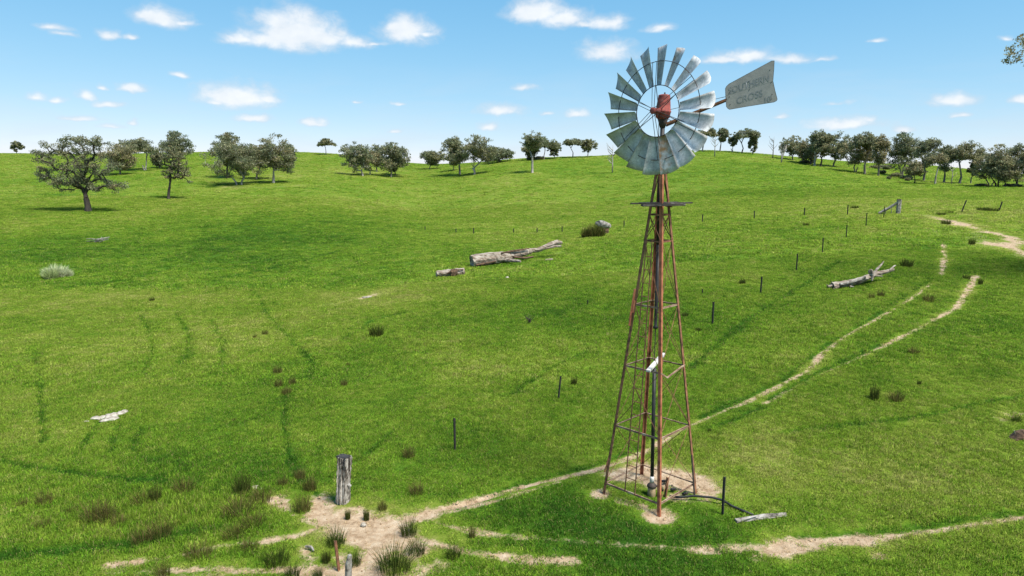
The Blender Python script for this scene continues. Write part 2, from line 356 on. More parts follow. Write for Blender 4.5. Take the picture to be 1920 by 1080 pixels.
def ground_mat():
    m, nt, b, N, L = new_mat('pasture_ground')
    geo = N('ShaderNodeNewGeometry')
    def nz(scale, det=6, rough=.6, stretch=(1,1,1)):
        mp = N('ShaderNodeMapping'); mp.inputs['Scale'].default_value = stretch; L(geo.outputs['Position'], mp.inputs[0])
        n = N('ShaderNodeTexNoise'); n.inputs['Scale'].default_value = scale; n.inputs['Detail'].default_value = det; n.inputs['Roughness'].default_value = rough
        L(mp.outputs[0], n.inputs['Vector']); return n.outputs[0]
    def attr(nm):
        a = N('ShaderNodeAttribute'); a.attribute_name = nm; return a.outputs['Fac']
    def M(op, a, b_=None, clamp=False):
        n = N('ShaderNodeMath'); n.operation = op; n.use_clamp = clamp
        for i, x in enumerate((a, b_)):
            if x is None: continue
            if isinstance(x, (int, float)): n.inputs[i].default_value = x
            else: L(x, n.inputs[i])
        return n.outputs[0]
    fine = nz(2.2, 8, .75); fine2 = nz(9, 4, .7)
    t = M('ADD', attr('tint'), M('MULTIPLY', M('SUBTRACT', fine, .5), .9))
    t = M('ADD', t, M('MULTIPLY', M('SUBTRACT', nz(.45, 6, .7), .5), .7))
    t = M('ADD', t, M('MULTIPLY', M('SUBTRACT', fine2, .5), .5), True)
    gr = ramp(nt, t, [(p, tuple(.78*q for q in c)) for p, c in GRASS_STOPS])
    # bare clay
    dn = nz(3.5, 9, .8); dr = ramp(nt, dn, [(.30,(.15,.095,.055)),(.42,(.29,.20,.122)),(.53,(.40,.295,.195)),(.70,(.50,.41,.30))])
    k = M('ADD', attr('bare'), M('MULTIPLY', M('SUBTRACT', nz(5.5, 9, .78), .5), 1.7))
    mr = N('ShaderNodeMapRange'); L(k, mr.inputs[0]); mr.inputs[1].default_value = .36; mr.inputs[2].default_value = .70
    mx = N('ShaderNodeMix'); mx.data_type = 'RGBA'; L(mr.outputs[0], mx.inputs[0]); L(gr.outputs[0], mx.inputs[6]); L(dr.outputs[0], mx.inputs[7])
    L(mx.outputs[2], b.inputs['Base Color']); b.inputs['Roughness'].default_value = .95; b.inputs['Specular IOR Level'].default_value = .05
    bp = N('ShaderNodeBump'); bp.inputs['Strength'].default_value = .8; bp.inputs['Distance'].default_value = .12
    L(M('ADD', fine, M('MULTIPLY', fine2, .6)), bp.inputs['Height']); L(bp.outputs[0], b.inputs['Normal'])
    return m
MT['ground'] = ground_mat()

# ------------------------------------------------------------------ tracks, tint regions (all in ground metres)
def gp(lst): return [at(*p).xy for p in lst]
# (pixel polyline, half width m, strength)
TRACKS = [
 ([(800,962),(850,946),(900,933),(990,908),(1060,893),(1120,880),(1170,861),(1215,845),(1255,818)], .17, 1.0),
 ([(1255,818),(1310,790),(1400,752),(1470,718),(1510,697)], .15, .84),
 ([(1510,697),(1528,680),(1545,660)], .22, 1.0),
 ([(1545,660),(1580,632),(1640,600),(1700,565),(1745,532)], .15, .74),
 ([(1764,515),(1769,495),(1772,478),(1768,458)], .26, .9), ([(1768,458),(1752,430)], .35, .42),
 ([(800,967),(850,956),(920,941),(985,921),(1045,903)], .14, .75),
 ([(1830,517),(1815,545),(1792,578)], .23, .9), ([(1792,578),(1740,605),(1690,632),(1650,650)], .17, .72), ([(1650,650),(1600,675),(1540,700),(1480,730),(1430,757)], .13, .6),
 ([(1920,967),(1860,977),(1800,987),(1700,1000),(1620,1010)], .16, .85), ([(1620,1010),(1540,1012),(1480,1019),(1455,1030)], .32, 1.05), ([(1455,1030),(1420,1045)], .22, .6),
 ([(1440,1024),(1380,1027),(1300,1030)], .18, .72), ([(1300,1030),(1200,1024),(1100,1015),(1000,1008)], .15, .52), ([(1000,1008),(900,998),(840,985),(790,966)], .16, .68),
 ([(1075,1050),(1000,1050),(940,1042),(880,1035),(830,1022),(790,1010)], .2, .78),
 ([(600,985),(560,1003),(500,1012)], .22, .95), ([(500,1012),(420,1022),(330,1040),(260,1053)], .14, .5), ([(260,1053),(205,1058)], .14, .85),
 ([(330,1068),(400,1065),(470,1070),(560,1066),(620,1066)], .2, .85), ([(200,1074),(330,1068)], .14, .5),
 ([(604,932),(600,965)], .26, 1.1), ([(590,968),(650,985)], .34, 1.15), ([(650,982),(690,998),(735,1012)], .58, 1.3), ([(715,994),(760,975),(805,963)], .26, 1.15),
 ([(690,1010),(700,1040),(685,1085)], .38, 1.1), ([(735,1015),(752,1022)], .36, 1.1), ([(640,1040),(660,1060)], .34, .8),
 ([(524,934),(534,953)], .2, 1.1), ([(534,953),(560,968)], .18, .7), ([(570,1028),(582,1045)], .24, .95), ([(570,1064),(580,1068)], .25, 1.0), ([(610,1070),(650,1085)], .4, .85),
 ([(780,1005),(770,1042)], .25, .7),
 ([(1160,888),(1200,880),(1250,889),(1292,902),(1322,913)], .36, 1.25), ([(1230,903),(1285,912)], .3, 1.0), ([(1126,924),(1122,926)], .17, 1.1), ([(1236,968),(1240,966)], .24, 1.1), ([(1165,938),(1205,948)], .18, .7), ([(1270,930),(1282,935)], .26, .8), ([(1300,918),(1330,930)], .35,.8),
 ([(1752,407),(1795,418),(1830,428)], .9, .85), ([(1830,428),(1880,442),(1915,455)], 1.0, .8), ([(1848,434),(1865,436)], 1.0, 1.0), ([(1862,456),(1895,463)], 1.1, .95), ([(1885,455),(1905,466),(1930,482)], .9, .8), ([(1720,402),(1760,407)], .9, .5), ([(1800,425),(1890,470)], 2.2, .42),
 ([(675,560),(700,553)], .35, .85), ([(610,572),(670,560),(740,540),(770,528)], .8, .42), ([(960,505),(1060,470)], .5, .4),
 ([(1885,785),(1910,775)], .25, .6), ([(1640,1042),(1650,1040)], .12, .8),
 ([(560,348),(500,352),(420,350)], 2.2, .45), ([(640,325),(700,323)], 1.6, .4), ([(730,1085),(830,1060)], .3, .6), ([(300,1085),(420,1075)], .2, .6)]
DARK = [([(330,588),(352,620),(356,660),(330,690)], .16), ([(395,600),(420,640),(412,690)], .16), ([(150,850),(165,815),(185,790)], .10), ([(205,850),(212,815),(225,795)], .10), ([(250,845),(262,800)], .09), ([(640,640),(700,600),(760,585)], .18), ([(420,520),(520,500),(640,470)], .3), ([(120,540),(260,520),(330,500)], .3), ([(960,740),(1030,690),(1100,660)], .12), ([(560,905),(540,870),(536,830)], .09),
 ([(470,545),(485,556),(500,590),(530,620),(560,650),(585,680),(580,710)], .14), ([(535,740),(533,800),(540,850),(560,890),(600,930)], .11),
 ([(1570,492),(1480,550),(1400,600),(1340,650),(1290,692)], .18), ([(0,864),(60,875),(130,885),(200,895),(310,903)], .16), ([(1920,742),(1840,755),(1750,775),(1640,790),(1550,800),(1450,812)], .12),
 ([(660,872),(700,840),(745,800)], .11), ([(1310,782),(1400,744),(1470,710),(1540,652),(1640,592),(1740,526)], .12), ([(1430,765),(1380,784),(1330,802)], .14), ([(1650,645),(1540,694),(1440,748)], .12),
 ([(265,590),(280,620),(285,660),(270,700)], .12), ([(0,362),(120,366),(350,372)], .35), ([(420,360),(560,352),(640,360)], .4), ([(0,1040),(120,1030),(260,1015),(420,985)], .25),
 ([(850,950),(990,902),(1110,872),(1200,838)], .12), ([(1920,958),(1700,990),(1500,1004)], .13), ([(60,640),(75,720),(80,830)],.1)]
# lush (-) and dry (+) patches: px, py, radius m, amount
PATCH = [(150,1000,3,-.16),(520,860,3,-.10),(900,955,2,-.14),(1250,1060,2.5,-.10),(700,880,2.5,-.06),(380,870,2.5,-.10),(250,955,1.8,.16),(440,960,1.0,.12),(1180,1000,2.0,-.10),(1060,970,1.3,-.08),(1340,985,1.6,-.08),(280,885,2.2,-.22),(1150,990,2.6,-.2),(1330,985,2.2,-.15),(430,770,3.2,-.22),(620,700,3.5,-.18),(900,820,2.5,-.08),(100,470,14,-.28),(320,458,14,-.26),(520,440,16,-.24),(620,425,14,-.15),(40,480,10,-.2),
 (1160,620,4,-.1),(1290,620,4,-.14),(1000,605,5,-.12),(700,655,3,-.12),(1480,330,25,-.14),(1100,310,30,-.12),(1350,320,26,-.12),
 (600,590,6,.16),(420,640,5,.13),(200,560,8,.12),(1550,870,2.8,.16),(1050,650,4.5,.17),(1830,385,18,.30),(1700,405,10,.14),(700,395,24,.15),(960,425,16,.13),(1100,400,22,.12),(850,545,4.5,.2),(690,560,5,.22),(150,420,16,.14),
 (330,330,25,.14),(60,300,40,.18),(500,330,20,.1),(1760,870,3.5,.1),(560,860,2,.05),(930,690,3.5,.08),(30,760,4,.08),(1260,500,9,.1),(900,345,40,.12),(620,310,40,.14),(1650,760,3,.05),(230,800,2.5,.05),(1420,840,2,.12)]
def _dist(P, line):
    d = np.full(len(P), 1e9)
    for a, b in zip(line[:-1], line[1:]):
        a = np.array(a); b = np.array(b); ab = b-a; t = np.clip(((P-a)@ab)/max(ab@ab, 1e-9), 0, 1)
        d = np.minimum(d, np.hypot(*(P-(a+t[:,None]*ab)).T))
    return d
TRK = [(np.array(gp(l)), hw*((.78 if len(l) > 2 else .9) if s < 1.1 else 1.12), s*(.93 if s < 1.1 else 1)) for l, hw, s in TRACKS]
DRK = [(np.array(gp(l)), hw) for l, hw in DARK]
PCH = [(at(px, py).xy, r, a) for px, py, r, a in PATCH]
def fields(x, y):
    """bare-earth cover, dent depth, colour tint at ground points"""
    P = np.stack([x, y], 1); bare = np.zeros(len(P)); dark = np.zeros(len(P)); tramp = np.zeros(len(P))
    wob = fbm(x, y, .9, 3, 31); wob2 = fbm(x, y, 3.0, 2, 33)
    for line, hw, s in TRK:
        lo = line.min(0)-hw*4-1; hi = line.max(0)+hw*4+1; k = np.where((x>lo[0])&(x<hi[0])&(y>lo[1])&(y<hi[1]))[0]
        if not len(k): continue
        d = _dist(P[k], line) + wob[k]*hw*1.5 + wob2[k]*hw*1.0
        v = s*np.clip(1.15 - .62*d/hw, 0, 1)
        bare[k] = np.maximum(bare[k], v); tramp[k] = np.maximum(tramp[k], s*np.clip(1.6-.45*d/hw, 0, 1))
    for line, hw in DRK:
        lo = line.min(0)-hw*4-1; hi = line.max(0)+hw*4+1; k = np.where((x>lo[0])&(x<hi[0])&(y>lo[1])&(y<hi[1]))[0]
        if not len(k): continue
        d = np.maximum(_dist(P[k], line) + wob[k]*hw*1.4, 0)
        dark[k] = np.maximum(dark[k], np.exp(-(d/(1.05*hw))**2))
    far = np.clip((np.asarray(y)-25)/110, 0, 1)  # yellower far grass, with some distance haze painted into the tint
    tint = .45 + far*.10 + fbm(x, y, 22, 4, 41)*.36 + fbm(x, y, 5.5, 4, 51)*.34 + fbm(x, y, 1.4, 3, 61)*.36
    for c, r, a in PCH:
        q = (x-c[0])**2 + (y-c[1])**2
        tint = tint + a*(.5 if r > 9 else .95)*np.exp(-q/(r*r))
    tint = tint - .54*dark + .34*np.clip(tramp-.25, 0, 1)  # dark tracks: denser grass, plus shadow of taller grass painted into the tint
    return bare, dark, tramp, np.clip(tint, 0, 1)

# ------------------------------------------------------------------ terrain sheet (pasture + bare tracks)
def build_ground():
    rows = np.concatenate([np.linspace(-60, 9, 24)[:-1], np.exp(np.linspace(np.log(9), np.log(700), 760))])
    NX = 620; s = np.linspace(-1, 1, NX)
    s = np.sign(s)*np.abs(s)**1.0
    wid = np.maximum(rows, 9)*1.06 + np.where(rows < 9, 40, 0)
    X = s[None,:]*wid[:,None]; Y = np.repeat(rows[:,None], NX, 1)
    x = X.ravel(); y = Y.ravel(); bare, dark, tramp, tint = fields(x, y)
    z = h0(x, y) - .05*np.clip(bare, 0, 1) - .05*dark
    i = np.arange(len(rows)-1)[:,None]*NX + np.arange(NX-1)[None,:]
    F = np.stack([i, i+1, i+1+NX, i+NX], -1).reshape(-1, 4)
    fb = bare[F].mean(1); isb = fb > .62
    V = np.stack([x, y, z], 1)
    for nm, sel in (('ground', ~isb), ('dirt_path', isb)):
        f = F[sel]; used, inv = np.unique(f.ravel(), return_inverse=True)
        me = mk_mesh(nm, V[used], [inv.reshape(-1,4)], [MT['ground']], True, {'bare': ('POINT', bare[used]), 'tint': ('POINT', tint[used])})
        link(nm, me, kind='structure')
build_ground()

# ------------------------------------------------------------------ grass
def blade_mesh(name, n, spread, hmin, hmax, w, seed, mat, lean=.5):
    r = np.random.default_rng(seed)
    a = r.uniform(0, 2*np.pi, n); rad = spread*np.sqrt(r.random(n)); bx = np.cos(a)*rad; by = np.sin(a)*rad
    hh = r.uniform(hmin, hmax, n); dirn = r.uniform(0, 2*np.pi, n); ln = hh*lean*r.uniform(.2, 1.2, n); fa = r.uniform(0, 2*np.pi, n)
    wx = np.cos(fa)*w/2; wy = np.sin(fa)*w/2
    V = np.zeros((n, 5, 3))
    V[:,0] = np.stack([bx-wx, by-wy, np.full(n, -.03)], 1); V[:,1] = np.stack([bx+wx, by+wy, np.full(n, -.03)], 1)
    mx = bx+np.cos(dirn)*ln*.35; my = by+np.sin(dirn)*ln*.35
    V[:,2] = np.stack([mx+wx*.8, my+wy*.8, hh*.6], 1); V[:,3] = np.stack([mx-wx*.8, my-wy*.8, hh*.6], 1)
    V[:,4] = np.stack([bx+np.cos(dirn)*ln, by+np.sin(dirn)*ln, hh*(1-.25*r.random(n))], 1)
    b = np.arange(n)[:,None]*5
    rn = r.random(n)
    return mk_mesh(name, V.reshape(-1,3), [b+np.array([0,1,2,3]), b+np.array([3,2,4])], [mat], False, {'rnd': ('POINT', np.repeat(rn, 5))})
GRASS_PROTO = []
for k in range(4):
    GRASS_PROTO.append(bpy.data.objects.new('grass_tuft', blade_mesh('grass_tuft', 46, .16, .035, .10, .011, 100+k, MT['grass'], .9)))
def scatter(name, label, Y0, Y1, dens, sc, seed, tall=1.0):
    r = np.random.default_rng(seed)
    n = int(.98*.82*2/2*(Y1**2-Y0**2)*dens)
    y = np.sqrt(r.uniform(Y0**2, Y1**2, n)); x = r.uniform(-.82, .82, n)*y + r.normal(0, .3, n)
    bare, dark, tramp, tint = fields(x, y)
    edge = bare + fbm(x, y, .35, 3, 71)*1.5
    keep = (edge < .50) | (r.random(n) < .035)
    # thinner on trodden ground
    keep &= r.random(n) > .55*np.clip(tramp-.3, 0, 1)
    x, y, tint, tramp, dark, bare = (q[keep] for q in (x, y, tint, tramp, dark, bare))
    z = h0(x, y) - .05*bare - .05*dark
    m = len(x)
    hgt = (.85 + .9*fbm(x, y, 2.6, 3, 81) + .5*fbm(x, y, .7, 2, 83))*r.uniform(.7, 1.3, m)*(1-.55*np.clip(tramp, 0, 1))*tall*(1-.35*dark)
    hgt = np.clip(hgt, .25, 2.2)
    # rank growth in the lower left corner
    for (px, py, rr, a) in ((230,950,2.2,.5),(440,960,1.4,.5),(300,985,1.5,.4),(560,905,.9,.3)):
        c = at(px, py); hgt *= 1 + a*np.exp(-((x-c.x)**2+(y-c.y)**2)/rr**2)
    me = bpy.data.meshes.new(name); me.vertices.add(m); me.vertices.foreach_set('co', np.stack([x, y, z], 1).astype(np.float32).ravel())
    def A(nm, typ, arr, f):
        a = me.attributes.new(nm, typ, 'POINT'); a.data.foreach_set(f, np.ascontiguousarray(arr).ravel())
    A('rot', 'FLOAT_VECTOR', np.stack([r.normal(0,.08,m), r.normal(0,.08,m), r.uniform(0, 6.28, m)], 1).astype(np.float32), 'vector')
    w = sc*r.uniform(.8, 1.25, m)
    A('scl', 'FLOAT_VECTOR', np.stack([w, w, sc**.6*hgt], 1).astype(np.float32), 'vector')
    A('tint', 'FLOAT', np.clip(tint + r.normal(0, .16, m), 0, 1).astype(np.float32), 'value')
    A('pick', 'INT', r.integers(0, len(GRASS_PROTO), m).astype(np.int32), 'value')
    o = link(name, me, kind='stuff', label=label, category='grass')
    ng = bpy.data.node_groups.new('grass_scatter', 'GeometryNodeTree')
    ng.interface.new_socket('Geometry', in_out='INPUT', socket_type='NodeSocketGeometry'); ng.interface.new_socket('Geometry', in_out='OUTPUT', socket_type='NodeSocketGeometry')
    N = ng.nodes.new; L = ng.links.new
    gi = N('NodeGroupInput'); go = N('NodeGroupOutput'); iop = N('GeometryNodeInstanceOnPoints'); jn = N('GeometryNodeJoinGeometry')
    for p in GRASS_PROTO:
        oi = N('GeometryNodeObjectInfo'); oi.inputs['Object'].default_value = p; oi.inputs['As Instance'].default_value = True; L(oi.outputs['Geometry'], jn.inputs[0])
    def NA(nm, t):
        n = N('GeometryNodeInputNamedAttribute'); n.data_type = t; n.inputs[0].default_value = nm
        return [s for s in n.outputs if s.enabled and s.name == 'Attribute'][0]
    L(gi.outputs[0], iop.inputs['Points']); L(jn.outputs[0], iop.inputs['Instance']); iop.inputs['Pick Instance'].default_value = True
    L(NA('pick', 'INT'), iop.inputs['Instance Index']); L(NA('rot', 'FLOAT_VECTOR'), iop.inputs['Rotation']); L(NA('scl', 'FLOAT_VECTOR'), iop.inputs['Scale'])
    L(iop.outputs[0], go.inputs[0])
    md = o.modifiers.new('scatter', 'NODES'); md.node_group = ng
    return o
scatter('grass', 'short bright green pasture grass on the near slope', 10.5, 26, 78, .90, 1)
scatter('grass', 'short green pasture grass on the middle slope', 26, 52, 32, 1.4, 2)
scatter('grass', 'yellow green pasture grass on the far slope', 52, 140, 5, 2.9, 3, .8)
scatter('grass', 'coarse pasture grass on the distant hills', 140, 330, .7, 5.0, 4, .7)

# ------------------------------------------------------------------ pebbles and crumbs of clay on the bare ground
def pebbles():
    r = np.random.default_rng(9); n = 26000
    y = np.sqrt(r.uniform(11.5**2, 30**2, n)); x = r.uniform(-.8, .8, n)*y
    bare, dark, tramp, tint = fields(x, y); k = np.where(bare > .55)[0][:1500]; x, y = x[k], y[k]; z = h0(x, y) - .05*np.clip(bare[k], 0, 1)
    m = len(x); sz = .012 + .045*r.random(m)**4
    base = np.array([(1,0,0),(0,1,0),(-1,0,0),(0,-1,0),(0,0,.8),(0,0,-.6)], float)
    V = base[None]*sz[:,None,None]*r.uniform(.6, 1.3, (m, 6, 3)); a = r.uniform(0, 6.28, m); ca, sa = np.cos(a)[:,None], np.sin(a)[:,None]
    W = np.stack([V[...,0]*ca - V[...,1]*sa + x[:,None], V[...,0]*sa + V[...,1]*ca + y[:,None], V[...,2] + z[:,None] + sz[:,None]*.2], -1)
    f = np.array([(0,1,4),(1,2,4),(2,3,4),(3,0,4),(1,0,5),(2,1,5),(3,2,5),(0,3,5)])
    link('pebbles', mk_mesh('pebbles', W.reshape(-1,3), [(np.arange(m)[:,None,None]*6+f[None]).reshape(-1,3)], [MT['tan']]), kind='stuff', label='small stones and clods on the bare clay tracks', category='pebbles')
pebbles()

# ------------------------------------------------------------------ windmill
TC = Vector((3.48, 16.19, 0.0))
def leg_dirs():
    e = [Vector((3.477,15.05,0)), Vector((2.267,16.12,0)), Vector((3.487,17.33,0)), Vector((4.706,16.28,0))]
    c = sum(e, Vector())/4
    a = (c-e[0]).to_2d(); base = math.atan2(-a.y, -a.x)       # direction of the front leg
    return c, [Vector((math.cos(base-k*math.pi/2), math.sin(base-k*math.pi/2), 0)) for k in range(4)]   # front, left, back, right
TC, LD = leg_dirs()
def half(z): return 1.19 - .1315*z
TOPZ = 8.32
def corner(k, z, extra=0): return TC + LD[k%4]*(half(z)+extra) + Vector((0,0,z))
def windmill():
    W = link('windmill', None, loc=TC, label='tall rusty windmill with a galvanised fan wheel and grey tail vane on a lattice tower', category='windmill')
    W.empty_display_size = .3
    def P(name, mb, mat, parent=W, smooth=False, **pr):
        me = mb.mesh(name, [MT[mat]] if isinstance(mat, str) else mat, smooth)
        me.transform(Matrix.Translation(-TC))
        return link(name, me, parent, **pr)
    gz = float(h0(TC.x, TC.y))
    # legs (angle iron, corner outward)
    for k in range(4):
        ea = (LD[(k+1)%4]-LD[k]).normalized(); eb = (LD[(k-1)%4]-LD[k]).normalized()
        m = MB().angle(corner(k, gz-.25), corner(k, TOPZ + (.06 if k in (3,) else 0)), .072, .010, ea, eb)
        P('leg', m, 'rust' if k in (0, 2) else 'rust_dark')
    lv = [.27, 1.80, 3.34, 4.86, 6.40, 7.02, 7.22, TOPZ-.05]
    for z in lv:
        if z == 7.22: continue
        for k in range(4):
            a = corner(k, z, -.012); b = corner(k+1, z, -.012); m = MB()
            up = Vector((0,0,1)); d = (b-a).normalized(); inn = up.cross(d)
            if inn.dot(TC-a) < 0: inn = -inn
            if abs(z-3.34) < .01 and k == 3:                      # one girt is kinked
                mid = a.lerp(b, .72) + Vector((0,0,-.17)); m.bar(a, mid, .035, .03); m.bar(mid, b, .035, .03)
            else:
                m.angle(a, b, .038, .007, inn, Vector((0,0,-1)))
            P('girt', m, 'rust_pale' if z < 5 else 'rust_dark')
    # cross bracing rods
    pan = [.27, 1.80, 3.34, 4.86, 6.40, 7.02, TOPZ-.05]
    for za, zb in zip(pan[:-1], pan[1:]):
        for k in range(4):
            rr = .0075 if za < 6.3 else .011
            for (p, q) in (((k, za), (k+1, zb)), ((k+1, za), (k, zb))):
                if za < .3 and (k, p[0]) in ((0, 0), (0, 1), (3,3)): continue     # missing rods at the foot
                a = corner(p[0], p[1], -.02); b = corner(q[0], q[1], -.02)
                o_ = (LD[k%4]+LD[(k+1)%4]).normalized()*(.010 if p[0] == k else -.010)
                P('brace_rod', MB().tube([a+o_, b+o_], rr, 6), 'rust_dark')
    # short strut beside the left leg, rod at the right leg
    P('strut', MB().bar(corner(1, 1.22, .03)+Vector((.07,0,0)), corner(1, .55, .035), .035, .012, (0,1,0)), 'rust_dark')
    P('strut', MB().tube([corner(3, 1.02, .0)+Vector((-.05,-.03,0)), corner(3, .0)+Vector((-.095,-.16,-.1))], .022, 8), 'dark')
    # brake plate and handle on the left leg
    m = MB(); a = corner(1, 5.22, .02); b = corner(1, 4.42, .02); m.bar(a, b, .05, .03, (0,1,0)); m.bar(a.lerp(b,.35)+Vector((.05,-.01,0)), a.lerp(b,.72)+Vector((.05,-.01,0)), .07, .05, (0,1,0)); m.bar(a.lerp(b,.7)+Vector((-.01,-.02,0)), b+Vector((-.01,-.02,-.1)), .045, .03, (0,1,0))
    P('brake_lever', m, 'rust')
    # ladder on the front-left face
    def face(s, z): return corner(1, z, .03).lerp(corner(0, z, .03), s)
    s0 = [.40, .575]
    lad = MB()
    for q in (0, 1):
        zt = 6.42; top = face((.26, .80)[q]*.55+.06, zt)
        lad.bar(face(s0[q], .25), top, .026, .012, (LD[0]+LD[1]))
    L0 = P('ladder', lad, 'rust_dark')
    for i in range(19):
        z = .62 + i*.318; f = (z-.25)/(6.42-.25)
        a = face(s0[0], .25).lerp(face(.26*.55+.06, 6.42), f); b = face(s0[1], .25).lerp(face(.80*.55+.06, 6.42), f)
        P('rung', MB().tube([a, b], .010, 6), 'rust_dark', L0)
    # platform
    fx = Vector((1, .12, 0)).normalized()
    p0 = TC + Vector((0,0,7.235))
    pl = MB().bar(p0 - fx*.16 + Vector((0,-.36,-.03)), p0 - fx*.16 + Vector((0,.42,-.03)), .05, .045); pl.bar(p0 + fx*.2 + Vector((0,-.34,-.03)), p0 + fx*.2 + Vector((0,.4,-.03)), .05, .045)
    pf = P('platform', pl, 'rust_dark')
    for (off, l, r_, w, t, zo, m_) in ((-.36, -.50, .50, .20, .045, .0, 'dark_wood'), (-.14, -.72, .74, .15, .03, .032, 'dark_wood'), (.34, -.42, .5, .2, .04, .02, 'dark_wood')):
        P('plank', MB().bar(p0 + fx*l + Vector((0,off,zo)), p0 + fx*r_ + Vector((0,off,zo+.012)), w, t), m_, pf)
    # central tubes
    P('mast_pipe', MB().tube([TC+Vector((0,0,6.3)), TC+Vector((0,0,9.2))], .052, 14), 'black', smooth=True)
    P('rod_guide', MB().tube([TC+Vector((0,0,4.25)), TC+Vector((0,0,4.3)), TC+Vector((0,0,4.32)), TC+Vector((0,0,4.5)), TC+Vector((0,0,6.3))], [.06,.06,.035,.04,.045], 12), 'black', smooth=True)
    P('pump_rod', MB().tube([TC+Vector((0,0,3.3)), TC+Vector((0,0,4.26))], .012, 8), 'dark')
    P('top_cap', MB().tube([TC+Vector((0,0,TOPZ-.03)), TC+Vector((0,0,TOPZ+.05)), TC+Vector((0,0,TOPZ+.16))], [.12,.11,.06], 12), 'rust_dark')
    # head: wheel axis
    HZ = 9.36; n = Vector((-math.sin(math.radians(46)), -math.cos(math.radians(46)), 0)); u = Vector((0,0,1)); s = n.cross(u)*-1
    if s.x < 0: s = -s
    axis = TC + Vector((0,0,HZ)); WC = axis + n*.23
    # gearbox
    gb = MB()
    V = []; prof = [(-.20,.10,.13,.0),(-.15,.155,.18,.0),(-.03,.17,.20,.0),(-.01,.185,.21,.0),(.01,.185,.21,.0),(.03,.165,.19,.01),(.22,.148,.175,.025),(.40,.132,.155,.04),(.425,.132,.155,.04),(.44,.12,.14,.04),(.455,.07,.08,.04)]
    sd = 16
    for (z, rs, rn, off) in [tuple(.86*q for q in p_) for p_ in prof]:
        for k in range(sd):
            an = 2*math.pi*k/sd; c_, s_ = math.cos(an), math.sin(an); pw = .62
            V.append(tuple(axis + s*(rs*math.copysign(abs(c_)**pw, c_)+.01) + n*(rn*math.copysign(abs(s_)**pw, s_) - off + .02) + u*z))
    F = [(i*sd+k, i*sd+(k+1)%sd, (i+1)*sd+(k+1)%sd, (i+1)*sd+k) for i in range(len(prof)-1) for k in range(sd)]
    V += [tuple(axis+u*.40+n*-.03), tuple(axis-u*.17)]; c0 = len(prof)*sd
    T = [(c0, (len(prof)-1)*sd+k, (len(prof)-1)*sd+(k+1)%sd) for k in range(sd)] + [(c0+1, (k+1)%sd, k) for k in range(sd)]
    gb._add(V, F, T); G = P('gearbox', gb, 'red', smooth=True)
    P('gearbox_foot', MB().tube([axis-u*.36, axis-u*.26, axis-u*.16], [.06,.09,.12], 12), 'dark', smooth=True)
    P('bolt', MB().tube([axis+u*.385+s*.03, axis+u*.43+s*.03], .018, 8), 'dark', G)
    # wheel
    R0, R1, RR = .575, 1.43, 1.10
    def circ(r, off, m_=72): return [WC + s*math.cos(2*math.pi*i/m_)*r + u*math.sin(2*math.pi*i/m_)*r + n*off for i in range(m_+1)]
    wm = MB().tube(circ(R0, 0), .010, 6, False); wm.tube(circ(RR, .0), .0085, 6, False)
    WH = P('wheel', wm, 'dark')
    P('hub', MB().tube([WC-n*.16, WC-n*.06, WC-n*.055, WC+n*.06, WC+n*.065, WC+n*.15, WC+n*.155, WC+n*.19, WC+n*.20], [.05,.05,.07,.07,.04,.04,.075,.075,.04], 18), 'red', WH, True)
    rng = random.Random(4)
    beta = math.radians(29)
    for k in range(18):
        ph = math.radians(86 + 20*k); rd = s*math.cos(ph)+u*math.sin(ph); tg = s*math.sin(ph) - u*math.cos(ph)
        bb = beta + rng.uniform(-.05, .05); ch = tg*math.cos(bb) + n*math.sin(bb); bn = n*math.cos(bb) - tg*math.sin(bb)
        NR, NC = 7, 9; V = []
        for th in (0, 1):
            for i in range(NR):
                f = i/(NR-1)
                for j in range(NC):
                    c_ = -1+2*j/(NC-1); r = R0 + (R1-R0)*f + (.028*(1-c_*c_) - .015 + c_*.02)*f
                    w = (.104 + (.216-.104)*f)
                    bend = -.055*(1-c_*c_)*(.5+.6*f)
                    V.append(tuple(WC + rd*r + ch*c_*w + bn*(bend+.02) - bn*.003*th))
        F = []; o_ = NR*NC
        for i in range(NR-1):
            for j in range(NC-1):
                a = i*NC+j; F.append((a, a+1, a+NC+1, a+NC)); F.append((o_+a, o_+a+NC, o_+a+NC+1, o_+a+1))
        for i in range(NR-1):
            for j in (0, NC-1):
                a = i*NC+j; F.append((a, a+NC, o_+a+NC, o_+a))
        for j in range(NC-1):
            for i in (0, NR-1):
                a = i*NC+j; F.append((a, a+1, o_+a+1, o_+a))
        m = MB(); m._add(V, F)
        deg = (86+20*k) % 360
        mat = 'galv'
        lab = None
        if 276 < deg < 296: mat = 'galv_rust'
        elif deg in (86, 66, 346): mat = 'galv_some'
        bl = P('blade', m, mat, WH, True)
        if mat == 'galv_rust': bl['label'] = 'rust stained blade at the bottom of the wheel'
        # the clip that holds the blade to the outer rim
    for k in range(6):
        ph = math.radians(96 + 60*k); rd = s*math.cos(ph)+u*math.sin(ph); tg = s*math.sin(ph) - u*math.cos(ph)
        for sg in (-1, 1):
            P('spoke', MB().tube([WC+n*.17+rd*.05+tg*.03*sg, WC+rd*RR+tg*.055*sg], .0065, 6), 'dark', WH)
        P('spoke', MB().tube([WC-n*.06+rd*.05, WC+rd*R0], .008, 6), 'dark', WH)
    # tail: a vertical plane through the mast, swung round to the right
    td = Vector((.978, -.208, 0)); td = (td + Vector((-.208,-.978,0))*.10).normalized(); pn = td.cross(u)
    def onp(px, py, off=0):
        a, f, d = ray(px, py); D = Vector((a, f, d)); O = Vector((0,0,CAM_H)); t = (axis-O).dot(pn)/D.dot(pn)
        q = O + D*t
        return q - pn*off if pn.dot(D) > 0 else q + pn*off       # off = towards the viewer
    tl = MB(); A0 = onp(1249, 232); A1 = onp(1363, 186)
    perp = u.cross(td)
